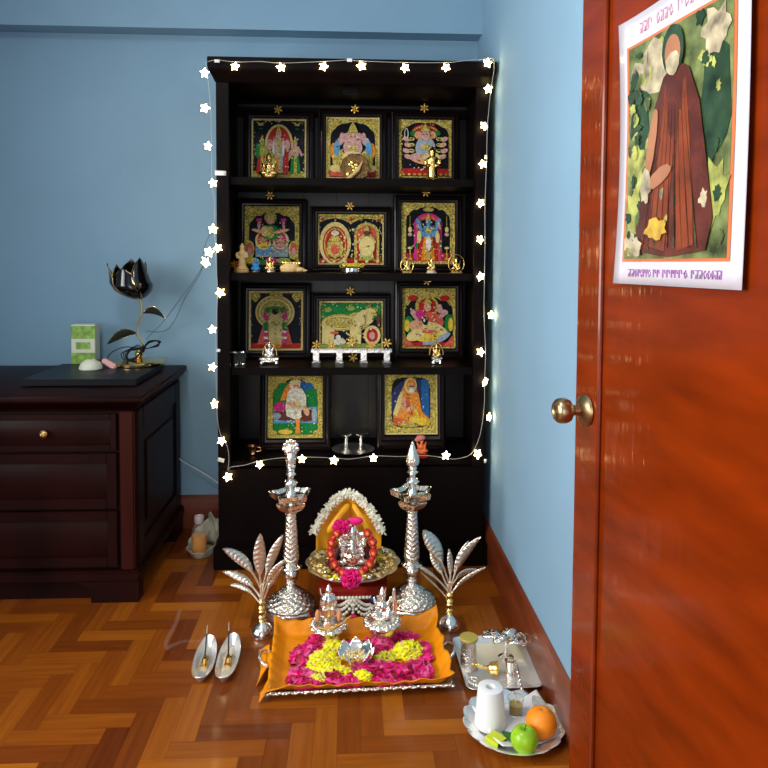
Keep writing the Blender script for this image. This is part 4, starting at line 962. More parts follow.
# ------------------------------------------------------------------ tall oil lamps
LS = 2.46/FPX
def tall_lamp(px, py, label, right=False):
    p = onz(px, py, 0); e = thing('tall_oil_lamp', label, 'oil lamp', p, 0, 'pair of tall silver oil lamps'); e.scale = (1, 1, 1.03)
    m = MB(); m.lathe([(.084, 0), (.090, .002), (.0905, .006), (.086, .026), (.084, .028), (.086, .034)], seg=48); m.build('foot_ring', silver, e)
    bp0 = [(.083, .034), (.081, .039), (.076, .045), (.069, .052), (.060, .059), (.050, .065), (.044, .069), (.042, .074), (.034, .080), (.026, .085), (.018, .091), (.0145, .099), (.019, .104), (.0145, .110)]
    bpp = []
    for (a_, b_), (c_, d_) in zip(bp0, bp0[1:]):
        for k in range(4): bpp.append((a_+(c_-a_)*k/4, b_+(d_-b_)*k/4))
    bpp.append(bp0[-1])
    m = MB(); m.lathe(bpp, seg=96, mod=lambda t, i, r, z: r*(1+.06*math.cos(14*t)*math.cos(420*z)+.02*math.cos(28*t+200*z)) if .036 < z < .088 else r); m.build('base', silver_orn, e, ang=60)
    m = MB(); m.lathe([(.015, .108), (.023, .116), (.0275, .130), (.025, .143), (.022, .148), (.034, .152), (.037, .157), (.034, .161), (.024, .164), (.021, .170)], seg=32); m.build('collar', silver, e)
    prof = [(.020, .168), (.024, .174), (.026, .18)] + [(.0262-.0095*k/72, .182+.150*k/72) for k in range(73)] + [(.019, .338), (.015, .342), (.017, .350)]
    m = MB(); m.lathe(prof, seg=56, mod=lambda t, i, r, z: r*(1+.10*abs(math.sin(190*z+2.2*abs(((t*4/PI) % 2)-1)))) if .183 < z < .331 else r); m.build('stem', silver_orn, e)
    sp = lambda n, amp, ph: (lambda t, i, r, z: r+amp*(abs(math.cos(n*(t-ph)/2))**5)*min(1, max(0, (r-.02)/.03)))
    m = MB(); m.lathe([(.016, .340), (.026, .346), (.036, .356), (.041, .366), (.042, .374), (.038, .375), (.02, .366)], seg=80, mod=sp(5, .014, .95)); m.build('lower_bowl', silver, e)
    m = MB(); m.lathe([(.018, .368), (.024, .378), (.040, .384), (.050, .394), (.054, .410), (.051, .411), (.042, .398), (.030, .394), (.020, .398)], seg=80, mod=sp(5, .024, PI/2+.2)); m.build('oil_bowl', silver, e)
    m = MB(); m.lathe([(.020, .397), (.017, .404), (.013, .414), (.012, .424), (.019, .434), (.022, .442), (.018, .450), (.010, .456), (.013, .466), (.019, .472), (.013, .480), (.016, .486), (.012, .492)], seg=28); m.build('neck', silver, e)
    m = MB(Matrix.Translation((0, 0, .490)))
    if right:
        m.lathe([(.008, 0), (.018, .006), (.022, .018), (.020, .034), (.015, .05), (.009, .068), (.002, .088)], seg=24, mod=lambda t, i, r, z: r*(1+.10*math.cos(6*t+60*z)))
        m.build('finial', silver_orn, e)
    else:
        m.lathe([(.008, 0), (.017, .006), (.015, .016), (.018, .030), (.014, .05), (.006, .06)], seg=24); m.ell((0, 0, .058), (.022, .010, .026)); 
        for k in range(7): t = PI*(k/6); m.ell((.022*math.cos(t), 0, .066+.026*math.sin(t)), (.008, .005, .008), 8, 5)
        m.ell((0, -.009, .062), (.009, .006, .012)); m.build('finial', brass if False else silver_orn, e)
    return e
tall_lamp(291, 612.5, 'tall silver oil lamp with round crested finial, left of the flower-covered idol')
tall_lamp(411.5, 609.5, 'tall silver oil lamp with cone finial, right of the flower-covered idol', True)

# ------------------------------------------------------------------ silver leaf sprays
leafm = mat('silver_leaf_metal', (.84, .79, .68), .28, 1., bump=.35, bscale=200)
def spray(px, py, label, leaves, jy):
    p = onz(px, py, 0); e = thing('silver_leaf_spray', label, 'ornament', p, 0, 'pair of silver leaf sprays')
    def Q(x, y, dy=0): return atY(x, y, p.y+dy)-p
    m = MB(); m.lathe([(.034, 0), (.037, .004), (.037, .010), (.034, .020), (.026, .032), (.014, .040), (.008, .046)], seg=32); m.build('base', silver, e)
    m = MB(); m.lathe([(.009, .044), (.013, .050), (.010, .056), (.014, .062), (.010, .068), (.012, .08), (.009, .085), (.014, .092), (.010, .1), (.012, .112), (.008, .12)], seg=20); m.build('collar', gold, e, label='gold beaded collar')
    jn = Q(*jy); m = MB(); m.tube([(0, 0, .11), jn*.6, jn], [.008, .007, .006], 12); m.build('stem', silver, e)
    for (sx, sy, cx, cy, tx, ty, w, dy) in leaves:
        a = Q(sx, sy); c = Q(cx, cy, dy*.4); t = Q(tx, ty, dy)
        n = 28; pts = bez(a, c, t, n); st = .34
        m = MB(); m.tube(pts[:int(n*.45)], .0028, 8)
        def fn(u, v):
            q = (st+(1-st)*v)*n; i = min(n-1, int(q)); f = q-i; pnt = pts[i]*(1-f)+pts[i+1]*f
            tg = (pts[min(n, i+1)]-pts[i]).normalized(); sd_ = tg.cross(V((0, 1, 0))); sd_ = (sd_.normalized()*.92+V((0, -.45, .2))).normalized()
            ww = w*(math.sin(PI*min(1, .04+v*.96))**.7)*(1 if v < .99 else .1)
            return pnt + sd_*(u-.5)*2*ww + V((0, -1, 0))*(.0016*math.cos(v*52+abs(u-.5)*10) - .012*w/.02*(2*u-1)**2*.5)
        m.grid(fn, 8, 44); m.build('leaf', leafm, e, solid=.0009, ang=60)
spray(262, 635, 'silver leaf spray on a domed foot, left of the orange tray', [
    (261, 590, 250, 560, 222.5, 549, .017, -.02), (261, 600, 252, 578, 222.5, 572, .013, .02), (261, 606, 250, 585, 229, 585, .008, .04), (261.5, 590, 258, 570, 260, 534, .022, -.01),
    (262, 592, 266, 565, 283, 535, .018, .02), (262, 600, 266, 575, 286, 560, .013, -.02), (262, 605, 268, 582, 283, 567, .010, .02)], (261.5, 585))
spray(449.5, 627.5, 'silver leaf spray on a domed foot, right of the orange tray', [
    (449, 585, 440, 550, 423, 531, .026, -.01), (449, 590, 438, 565, 431, 550, .018, .02), (449, 588, 452, 570, 449, 549, .012, .0), (450, 592, 455, 560, 481, 537, .019, -.02),
    (450, 592, 455, 565, 469, 541, .015, .02), (450, 598, 452, 585, 486, 567, .010, -.02), (450, 590, 456, 571, 478, 570, .012, .03), (448, 592, 438, 575, 409, 561, .006, .0), (448, 600, 440, 588, 420, 572, .003, .01)], (449.5, 582))

# ------------------------------------------------------------------ stool with plate and idol
sc_ = onz(353, 598, 0)
SYc = 2.42; SXc = atY(353, 560, SYc).x; STZ = .115
st = thing('red_stool', 'low red wooden stool in front of the dark cabinet', 'stool', (SXc, SYc, 0))
hw = .118
m = MB(); m.bbox(-hw, hw, -.11, .11, STZ-.018, STZ, .004); m.build('seat', redlac, st)
for sx in (-1, 1):
    for sy in (-1, 1): m = MB(); m.lathe([(.010, 0), (.014, .006), (.009, .014), (.013, .04), (.009, .07), (.014, STZ-.018)], (sx*(hw-.016), sy*.092, 0), 14); m.build('leg', redlac, st)
m = MB(); m.box(-hw+.015, hw-.015, -.104, -.094, .065, STZ-.018)
for k in range(9): m.ell((-hw+.03+k*.022, -.100, .062), (.010, .005, .010), 10, 6)
m.build('apron', redlac, st)
PZ = STZ+.001
pl = thing('scalloped_silver_bowl', 'wide scalloped silver bowl standing on the low red stool', 'bowl', (SXc, SYc, PZ))
scal = lambda n, a: (lambda t, i, r, z: r*(1+a*abs(math.cos(n*t/2))*min(1, r/.1)) if r > .09 else r)
m = MB(); m.lathe([(.055, 0), (.058, .002), (.075, .008), (.10, .012), (.13, .022), (.152, .036), (.160, .042), (.157, .043), (.128, .027), (.10, .016), (.07, .012), (.001, .011)], seg=96, cap1=False, mod=scal(12, .045)); m.build('dish', mat('gilt_silver', (.92, .82, .58), .28, .8, bump=.6, bscale=120), pl)
rp = random.Random(21)
m = MB(); cm = [gold, silver, creamp, yellowp]
for k in range(420):
    a = rp.uniform(0, 2*PI); q = .045+.10*math.sqrt(rp.random()); z = .018+.035*max(0, (q-.07)/.08)**1.4*.55+rp.random()*.012
    m.mi = rp.choices([0, 1, 2, 3], [6, 3, 4, 1])[0]
    m.lathe([(.0075, 0), (.0075, .0014)] if m.mi < 2 else [(.004, 0), (.007, .003)], (0, 0, 0), 8) if False else m.ell((q*math.cos(a), q*math.sin(a), z), (.0075, .0062, .0016), 7, 4, rot=Matrix.Rotation(rp.uniform(-.8, .8), 3, 'X') @ Matrix.Rotation(rp.uniform(-.8, .8), 3, 'Y'))
tag(m.build('coins_and_petals', cm), None); o = bpy.data.objects['coins_and_petals']; o.location = (SXc, SYc, PZ); tag(o, 'gold coins and pale petals heaped in the scalloped silver bowl', 'coins', kind='stuff')
# idol body
IZ = PZ+.014
idl = thing('silver_idol', 'silver elephant-headed seated idol draped in maroon cloth in the scalloped bowl', 'idol', (SXc-.003, SYc-.005, IZ))
m = MB(); m.lathe([(.05, 0), (.055, .006), (.046, .012), (.05, .022), (.045, .028)], seg=28); m.build('pedestal', silver_orn, idl)
m = MB(); 
m.ell((0, -.006, .055), (.048, .040, .032), 16, 10); m.ell((0, -.030, .052), (.030, .020, .026), 14, 8)
for q in (-1, 1):
    m.ell((q*.034, -.024, .042), (.026, .024, .012)); m.ell((q*.040, -.004, .083), (.011, .012, .026)); m.ell((q*.036, -.024, .066), (.011, .018, .009)); m.ell((q*.044, .004, .105), (.008, .008, .02)); m.ell((q*.036, .002, .116), (.021, .005, .020), rot=Matrix.Rotation(q*.3, 3, 'Y'))
m.ell((0, -.002, .088), (.030, .024, .022)); m.ell((0, -.006, .116), (.025, .023, .024))
m.tube(spline([(0, -.026, .114), (0, -.038, .098), (.002, -.044, .078), (.012, -.046, .064), (.022, -.042, .066)], 5), [.011]*6+[.009]*6+[.007]*6+[.005]*3, 10) if False else [m.ell(p_, r_) for p_, r_ in (((0, -.027, .112), .012), ((0, -.034, .102), .011), ((0, -.040, .090), .010), ((.002, -.043, .078), .009), ((.006, -.045, .068), .008), ((.014, -.045, .062), .0075), ((.022, -.043, .064), .006))]
m.lathe([(.024, .134), (.026, .140), (.022, .150), (.018, .160), (.010, .172), (.003, .182)], seg=20)
m.build('body', silver, idl, remesh=.0026)
m = MB()   # maroon cloth cape around lower body
def cape(u, v):
    t = R_(-38+256*u); r = .050+.045*v+.004*math.sin(14*t); return (r*math.cos(t), r*math.sin(t)*.9+.004, .085-.083*v)
m.grid(cape, 40, 8); m.build('cape', maroon, idl, solid=.003)
m = MB()
def band(u, v):
    t = R_(-60+55*u); r = .088-.004*v; return (r*math.cos(t), r*math.sin(t)*.9, .022+.01*v+.02*u)
m.grid(band, 10, 2); m.build('gold_band', gold, idl, solid=.002)
# saffron cloth canopy behind
yb = .052
m = MB()
def can(u, v):
    t = (u-.5)*2; x = t*.114-.012; top_ = .248-.115*abs(t)**1.9; z = .03*abs(t)+.035+(top_-.035-.03*abs(t))*v
    return (x, yb-.040*(abs(t)**2)+.006*math.sin(t*14+v*3)-.012*v, z)
m.grid(can, 30, 14); m.build('canopy_cloth', cloth_y, idl, solid=.003)
m = MB(); m.tube(spline([(-.012, .028, .225), (-.05, -.0, .185), (-.085, -.005, .135)], 5), [.004]+[.012]*9+[.004], 8); m.tube(spline([(.002, .028, .225), (.03, .0, .185), (.06, -.005, .135)], 5), [.004]+[.010]*9+[.004], 8); m.build('cloth_fold', cloth_y, idl)
# bead garland on idol
bg = thing('red_bead_garland', 'loop of large red and orange beads hung around the silver idol', 'garland', (SXc-.003, SYc-.005, IZ))
m = MB(); N = 20
def gpt(k): 
    t = R_(-228 + (456-180)*0 + 276*k/N) if False else R_(135+270*k/N); return V((.074*math.cos(t), -.052-.018*max(0, -math.sin(t)), .094+.080*math.sin(t)))
m.tube([gpt(k) for k in range(N+1)], .002, 5); m.build('thread', redlac, bg)
for k in range(N+1):
    m = MB(); c = gpt(k); r = .0155 if k % 2 == 0 else .0105
    m.mi = 0; m.ell(c, r, 12, 8)
    if k % 2 == 0:
        m.mi = 1; m.ell(c+V((0, -r*.75, .001)), (r*.45, r*.35, r*.45), 8, 6)
    m.build('bead', [redbead, orangebead], bg)
# jasmine garland
jg = thing('jasmine_garland', 'thick white jasmine garland arched over the silver idol', 'garland', (SXc, SYc, IZ))
m = MB(); rj = random.Random(6)
def jpt(f):
    t = f*2-1; x = t*.122; z = .262-.128*abs(t)**1.9; return V((x-.018, .022-.03*abs(t), z))
m.tube([jpt(k/30) for k in range(31)], .010, 8)
for k in range(520):
    f = rj.random(); c = jpt(f); d = V((rj.gauss(0, 1), rj.gauss(0, 1), rj.gauss(0, 1))).normalized(); c = c+d*.013
    m.ell(c, (.0035, .0035, .0075), 6, 4, rot=d.to_track_quat('Z', 'Y').to_matrix())
m.build('blossoms', jasmine, jg)
def rose(name, label, c, r, mt, cat='flower'):
    e = thing(name, label, cat, c); m = MB(); q = random.Random(int(r*1e5))
    for ring, (n, rr, tl) in enumerate(((3, .18, .2), (5, .38, .5), (6, .6, .9), (8, .8, 1.25))):
        for k in range(n):
            t = 2*PI*k/n+ring*.5
            d = V((math.cos(t), 0, math.sin(t)))
            Q = Matrix.Rotation(-t, 3, 'Y') @ Matrix.Rotation(0, 3, 'Z')
            m.ell(d*r*rr+V((0, -r*(.75-.55*rr), 0)), (r*.09+r*.08*ring*.5, r*.30, r*.33), 8, 6, rot=Q @ Matrix.Rotation(tl*.5, 3, 'Z'))
    m.ell((0, 0, 0), (r*.8, r*.35, r*.8), 12, 8)
    m.build('petals', mt, e); return e
rose('pink_rose', 'magenta rose on the rim of the scalloped silver bowl', atY(351, 577, 2.262), .034, magenta)
rose('pink_rose', 'magenta rose resting on the head of the silver idol', atY(341, 526, 2.375), .030, magenta)
m = MB(); m.ell((0, 0, 0), (.024, .008, .014), 10, 6); m.ell((.012, -.003, .006), (.02, .008, .012), 10, 6); o = m.build('pink_petal', magenta); o.location = atY(354, 521, 2.375); o.rotation_euler = (0, .2, 0); tag(o, 'loose magenta petals tucked beside the head rose', 'petal')
# pearl toran on stool front
tr = thing('pearl_hanging', 'pearl bead hanging with green and blue beads on the stool front', 'bead hanging', (SXc, SYc-.125, 0))
m = MB(); TZ = .088
def beads(pts, r): 
    for p_ in pts: m.ell(p_, (r, r*.8, r), 8, 6)
beads([(x*.0118, 0, TZ) for x in range(-8, 9)], .0062)
for sgn in (-1, 1):
    for j, (ww, dp) in enumerate(((.045, .018), (.050, .032), (.055, .048))):
        n = 10; beads([(sgn*(.050+(k/n-.5)*ww*1.6 - .006*j) , -.003*j, TZ-.008-dp*math.sin(PI*k/n)) for k in range(n+1)], .0060)
beads([(0, -.002, TZ-.010*k) for k in range(6)], .0055); m.build('pearls', pearl, tr)
m = MB(); m.lathe([(.006, -.028), (.013, -.022), (.014, -.01), (.009, .004), (.003, .008)], (-.068, -.006, TZ), 14); m.build('green_drop', greenbead, tr)
m = MB(); m.lathe([(.006, -.020), (.012, -.015), (.013, -.004), (.009, .006), (.003, .01)], (.068, -.006, TZ), 14); m.build('blue_drop', navybead, tr)
m = MB(); m.ell((0, -.004, TZ-.066), (.014, .008, .011)); m.ell((.006, -.008, TZ-.062), (.008, .006, .008)); m.build('flower_pendant', magenta, tr, label='pink flower pendant')
for sgn in (-1, 1):
    m = MB(); m.tube([(sgn*.098, 0, TZ+.002), (sgn*.108, .01, TZ+.012), (sgn*.11, .016, TZ+.025)], .0016, 5); m.build('thread', pearl, tr)

# ------------------------------------------------------------------ figurines before the tray
def vessel_idol(px, py, label, pot):
    p = onz(px, py, .0215); e = thing('silver_figurine', label, 'figurine', p)
    z0 = .0
    if pot:
        m = MB(); m.lathe([(.030, 0), (.034, .004), (.030, .010), (.040, .030), (.046, .045), (.044, .054), (.050, .060)], seg=36); m.build('pot', silver, e); z0 = .058
    else:
        m = MB(); m.lathe([(.030, 0), (.034, .004), (.026, .012), (.030, .030), (.044, .042)], seg=36); m.build('pot', silver, e); z0 = .040
    m = MB(Matrix.Translation((0, 0, z0))); m.lathe([(.040, -.004), (.056, 0), (.060, .006), (.055, .012), (.042, .016), (.001, .014)], seg=60, cap1=False, mod=lambda t, i, r, z: r*(1+.05*math.cos(14*t)) if r > .05 else r)
    for k in range(24): t = 2*PI*k/24; m.ell((.050*math.cos(t), .050*math.sin(t), .012), (.007, .007, .006), 8, 5)
    m.build('lotus_rim', silver_orn, e)
    s = .125 if not pot else .105
    m = MB(Matrix.Translation((0, 0, z0+.012)))
    figure(m, s, pot)
    if not pot: m.ell((0, .01, .03), (.03, .02, .03)); m.ell((0, .0, .07), (.028, .02, .03))
    else: m.tube([(.036, 0, 0), (.040, .0, .06), (.036, 0, .10)], [.008, .010, .005], 8)
    m.build('body', silver, e, remesh=.0028)
    m = MB(Matrix.Translation((0, 0, z0+.012)))
    if not pot:
        for q in (-1, 1): m.ell((q*.034, -.012, .03), (.008, .008, .020)); 
        m.ell((0, -.02, .004), (.012, .006, .006)); m.build('flower_offering', mat('faded_orange_flower', (.65, .28, .12), .5), e)
        m = MB(Matrix.Translation((0, 0, z0+.02))); m.tube([(-.03, -.05, .006), (0, -.055, .0), (.045, -.04, .012), (.07, -.03, .03)], [.003, .006, .005, .002], 8); m.build('chain', brass, e)
    return e
vessel_idol(328.5, 639, 'silver standing figurine on a lotus stand, left of the pair behind the tray', False)
vessel_idol(382, 641, 'silver seated figurine on a lotus pot, right of the pair behind the tray', True)

# ------------------------------------------------------------------ orange silk tray
tc_ = [onz(283, 638, 0), onz(434, 631, 0), onz(444, 693, 0), onz(268, 701, 0)]   # bl, br, fr, fl
tray = thing('silver_offering_tray', 'rectangular silver tray with ring handles under an orange silk cloth', 'tray')
ctr = sum(tc_, V((0, 0, 0)))/4
tray.location = ctr
TW = .255; TD = .165; rotz = math.atan2((tc_[2]-tc_[3]).y, (tc_[2]-tc_[3]).x)*.5 + math.atan2((tc_[1]-tc_[0]).y, (tc_[1]-tc_[0]).x)*.5
tray.rotation_euler = (0, 0, rotz)
def rrect(w, d, r, z, n=6):
    out = []
    for cx, cy, a0 in ((w-r, d-r, 0), (-w+r, d-r, 90), (-w+r, -d+r, 180), (w-r, -d+r, 270)):
        for k in range(n+1): a = R_(a0+90*k/n); out.append((cx+r*math.cos(a), cy+r*math.sin(a), z))
    return out
def rr_tray(m, levels, close=True):
    rg = [[m.v(p_) for p_ in rrect(*l)] for l in levels]
    for a, b in zip(rg, rg[1:]):
        n = len(a)
        for k in range(n): m.f([a[k], a[(k+1) % n], b[(k+1) % n], b[k]])
    m.f(rg[0][::-1]); m.f(rg[-1])
m = MB(); rr_tray(m, [(TW-.03, TD-.03, .02, 0), (TW-.012, TD-.012, .02, .012), (TW, TD, .02, .024), (TW+.006, TD+.006, .02, .026), (TW+.004, TD+.004, .02, .029), (TW-.014, TD-.014, .02, .014), (TW-.03, TD-.03, .02, .004)])
for k in range(60):
    t = -1+2*k/59; m.ell((t*(TW+.004), -TD-.006, .026+.002*math.sin(k*2)), (.006, .004, .004), 8, 5); m.ell((t*(TW+.004), TD+.006, .026), (.006, .004, .004), 8, 5)
m.build('pan', silver_orn, tray)
for sx in (-1, 1):
    m = MB(); pts = [(sx*(TW+.002), -.036, .022), (sx*(TW+.022), -.036, .030), (sx*(TW+.036), -.018, .036), (sx*(TW+.040), 0, .038), (sx*(TW+.036), .018, .036), (sx*(TW+.022), .036, .030), (sx*(TW+.002), .036, .022)]
    m.tube(spline(pts, 5), .0055, 10); m.build('handle', silver_orn, tray)
cl = MB()
nU, nV = 72, 52
def cf(u, v):
    s, t = (u*2-1), (v*2-1)
    a = abs(s); b = abs(t); 
    fx = (TW+.004)*s*(1.0); fy = (TD+.004)*t
    ea = max(0, (a-.86)/.14); eb = max(0, (b-.82)/.18)
    rise = max(ea, eb); sm = rise*rise*(3-2*rise)
    z = .0145 + .026*sm
    corner = ea*eb
    z += .010*corner
    if s > 0: z += .014*sm*(ea > 0)*1.0*ea
    if t > 0: z += .012*eb
    z += .0022*math.sin(s*9+t*5)*(.4+sm) + .0025*math.sin(t*23+s*4)*ea + .0025*math.sin(s*31)*eb
    z += .0030*noise.noise(V((s*4, t*4, 1)))
    fx += s/max(a, .01)*(.004*corner + .002*ea) ; fy += t/max(b, .01)*(.004*corner)
    if t < 0: fy += .0
    if s < 0 and t < 0: fx -= .012*corner; fy -= .006*corner; z -= .018*corner
    if s > 0: fx += .006*math.sin(t*9)*ea
    return (fx, fy, z)
cl.grid(cf, nU, nV)
clo = cl.build('orange_silk_cloth', cloth_o, solid=.0018, ang=70); clo.location = ctr+V((0, 0, .003)); clo.rotation_euler = (0, 0, rotz); tag(clo, 'orange silk cloth lining the rectangular silver tray with raised corners', 'cloth')
# cloth tail on left
m = MB(); m.grid(lambda u, v: (-TW-.006-.036*u+.008*math.sin(v*5), -.055+.10*v-.03*u*(1-2*v)*1.5+.004, .034-.028*u+.006*math.sin(v*14+u*4)), 12, 14); o = m.build('cloth_tail', cloth_o, clo, solid=.0018)
m = MB(); m.grid(lambda u, v: (-TW+.004-.030*u, -TD+.006+.04*v-.018*u, .034-.030*u+.005*math.sin(v*9)), 10, 8); o = m.build('cloth_corner', cloth_o, clo, solid=.0018)
# petals
Mt = Matrix.Translation(ctr) @ Matrix.Rotation(rotz, 4, 'Z')
iMt = Mt.inverted()
def tl(px, py, z=.03): return iMt @ onz(px, py, z)
def petals(name, label, spec, mats, shape, seed, cat):
    m = MB(Mt); r = random.Random(seed)
    for (px, py, rx, ry, n, zt) in spec:
        c = tl(px, py, .03)
        for k in range(int(n*1.9)):
            a = r.uniform(0, 2*PI); q = math.sqrt(r.random()); x = c.x+q*rx*math.cos(a); y = c.y+q*ry*math.sin(a)
            x = max(-TW*.84, min(TW*.84, x)); y = max(-TD*.86, min(TD*.84, y)); z = .019+.004+zt*(1-q*q)*r.uniform(.5, 1)
            Q = Matrix.Rotation(r.uniform(0, PI), 3, 'Z') @ Matrix.Rotation(r.uniform(-.7, .7), 3, 'Y') @ Matrix.Rotation(r.uniform(-.7, .7), 3, 'X')
            m.mi = r.randrange(len(mats)); sc = r.uniform(.75, 1.2)
            m.ell((x, y, z), tuple(s_*sc for s_ in shape), 7, 4, rot=Q)
    return tag(m.build(name, mats), label, cat, kind='stuff')
petals('rose_petals', 'magenta and crimson rose petals strewn over the orange silk', [(306, 655, .045, .06, 60, .014), (318, 640, .03, .03, 30, .012), (300, 676, .035, .05, 40, .010), (310, 683, .04, .02, 25, .01), (335, 676, .03, .025, 20, .02), (350, 680, .04, .03, 32, .010), (375, 645, .06, .04, 45, .010), (395, 672, .08, .045, 110, .016), (420, 668, .035, .05, 40, .012), (370, 666, .05, .035, 45, .014), (345, 645, .05, .03, 30, .008), (400, 635, .05, .02, 20, .008), (425, 650, .02, .05, 24, .012)], [magenta, magenta, magenta2, crimson], (.015, .011, .0022), 31, 'petals')
petals('yellow_petals', 'heaps of bright yellow chrysanthemum petals on the orange silk', [(322, 660, .055, .05, 330, .026), (333, 645, .035, .035, 130, .022), (338, 672, .045, .03, 150, .020), (318, 678, .035, .02, 90, .012), (408, 650, .050, .040, 280, .032), (363, 676, .030, .020, 100, .022), (386, 655, .03, .025, 50, .012)], [yellowp, yellowp, yellowp, creamp], (.0095, .0034, .0016), 32, 'petals')
# lotus bowl
p = tl(356, 664, .02); pw = Mt @ V((p.x, p.y, .021))
e = thing('lotus_bowl', 'petal-shaped silver lotus bowl standing among the petals in the tray', 'bowl', pw)
m = MB(); m.lathe([(.018, 0), (.022, .003), (.012, .010), (.014, .016)], seg=24); m.build('foot', silver, e)
m = MB()
for k in range(8):
    t = 2*PI*k/8
    def fn(u, v, t=t):
        a = t+(u-.5)*.85*math.sin(PI*(.12+.8*v))/max(.4, .35+v*.6)*.9; r = .014+.040*math.sin(v*PI*.55); return (r*math.cos(a), r*math.sin(a), .014+.040*v**1.4-.006*(2*u-1)**2*v)
    m.grid(fn, 6, 8)
m.build('petals', silver, e, solid=.0012)
m = MB(); rq = random.Random(8)
for k in range(26): m.ell((rq.gauss(0, .016), -.028+rq.gauss(0, .01), .035+rq.random()*.02), (.003, .003, .008), 6, 4, rot=Matrix.Rotation(rq.uniform(-1, 1), 3, 'Y'))
m.build('jasmine_sprig', creamp, e)

# ------------------------------------------------------------------ incense boats
def boat(px0, py0, px1, py1, label, stick, stl):
    a = onz(px0, py0, 0); b = onz(px1, py1, 0); c = (a+b)/2; L_ = (b-a).length/2; ang = math.atan2((a-b).y, (a-b).x)
    e = thing('incense_holder', label, 'incense holder', c, ang, 'silver boat-shaped incense holders')
    m = MB(); n = 40
    def ring(sx, sy, z): return [m.v((L_*sx*math.cos(2*PI*k/n)*(1), sy*math.copysign(abs(math.sin(2*PI*k/n))**.8, math.sin(2*PI*k/n)), z+.010*(abs(math.cos(2*PI*k/n))**4)*(z > .003))) for k in range(n)]
    rg = [ring(.80, .018, 0), ring(.92, .027, .007), ring(1, .033, .017), ring(.99, .032, .0182), ring(.90, .025, .0085), ring(.78, .016, .0025)]
    for q, w in zip(rg, rg[1:]):
        for k in range(n): m.f([q[k], q[(k+1) % n], w[(k+1) % n], w[k]])
    m.f(rg[0][::-1]); m.f(rg[-1]); m.build('dish', silver_dull, e)
    m = MB(); m.bbox(-.03, .03, -.009, .009, .003, .009, .001); m.lathe([(.005, .008), (.005, .016), (.002, .017)], (.0, 0, 0), 12); m.build('stick_socket', brass, e)
    (x0, y0, x1, y1) = stick
    p0 = onz(x0, y0, .012); p0.x, p0.y = c.x, c.y; p0.z = .015
    p1 = atY(x1, y1, c.y+.03)
    s = thing('incense_stick', stl, 'incense stick', p0, 0, 'burning incense sticks')
    d = p1-p0; m = MB(); m.tube([V((0, 0, 0)), d*.75], .0023, 8); m.build('paste', incense, s)
    m = MB(); m.tube([d*.74, d], [.0022, .0012], 8); m.build('ash', ashm, s); return p1
boat(210, 643, 199, 687, 'silver boat-shaped incense holder, left of the pair on the parquet', (203, 665, 207.5, 625), 'thin dark incense stick in the left boat-shaped holder')
tp = boat(234, 641, 222, 687, 'silver boat-shaped incense holder, right one nearer the orange tray', (224, 663, 229, 622), 'thin dark incense stick in the right boat-shaped holder')
m = MB()
for off in (0, .006): m.tube(spline([atY(207, 637, 2.15)+V((0, 0, off)), atY(198, 641, 2.14), atY(185, 641, 2.12), atY(173, 645, 2.10), atY(167, 648, 2.1), atY(166, 642, 2.12), atY(175, 625, 2.13), atY(180, 610, 2.13)], 6), [.002+.0002*min(k, 20) for k in range(43)], 8)
tag(m.build('incense_smoke', smoke_m), 'faint curl of incense smoke drifting left over the parquet', 'smoke', kind='stuff')

# ------------------------------------------------------------------ right silver tray
tq = [onz(458, 640, .01), onz(527, 637, .01), onz(533, 688, .01), onz(462, 691, .01)]
c2 = sum(tq, V((0, 0, 0)))/4; c2.z = 0; w2 = ((tq[1]-tq[0]).length+(tq[2]-tq[3]).length)/4; d2 = ((tq[0]-tq[3]).length+(tq[1]-tq[2]).length)/4
rz2 = math.atan2((tq[2]-tq[3]).y, (tq[2]-tq[3]).x)
t2 = thing('silver_tray', 'rectangular plain silver tray holding puja vessels beside the baseboard', 'tray', c2, rz2)
m = MB(); rr_tray(m, [(w2-.014, d2-.014, .02, 0), (w2-.004, d2-.004, .022, .010), (w2+.004, d2+.004, .024, .016), (w2+.003, d2+.003, .024, .0175), (w2-.008, d2-.008, .02, .007), (w2-.016, d2-.016, .02, .003)]); m.build('pan', silver_dull, t2)
TZ2 = .0032
def T2(px, py): q = onz(px, py, TZ2); return q
e = thing('silver_tumbler', 'silver tumbler topped with a dull yellow lid on the plain silver tray', 'tumbler', T2(468.5, 668))
m = MB(); m.lathe([(.026, 0), (.028, .003), (.024, .012), (.024, .05), (.021, .075), (.026, .088)], seg=32, mod=lambda t, i, r, z: r*(1+.02*math.cos(12*t))); m.build('body', silver_orn, e)
m = MB(); m.lathe([(.022, .087), (.027, .089), (.028, .094), (.026, .097), (.001, .098)], seg=28); m.build('lid', mat('dull_yellow_lid', (.42, .33, .06), .4, bump=.3, bscale=150), e, label='dull yellow lid')
e = thing('brass_bell', 'small brass bell lying in the plain silver tray', 'bell', T2(486, 674), 1.2)
m = MB(Matrix.Translation((0, 0, .018)) @ Matrix.Rotation(R_(80), 4, 'X')); m.lathe([(.001, 0), (.006, 0), (.008, .006), (.016, .014), (.018, .03), (.020, .036), (.0185, .036), (.015, .02)], seg=24); m.build('bell_cup', gold, e)
m = MB(Matrix.Translation((0, 0, .018))); m.tube([(0, .0, 0), (0, .018, .003), (0, .034, .004)], [.004, .005, .004], 10); m.ell((0, .038, .004), .007); m.build('handle', gold, e)
e = thing('silver_leaf_plate', 'silver leaf-shaped plate with embossed veins propped on the plain silver tray', 'plate', T2(505, 660)+V((0.006, .012, 0)))
m = MB()
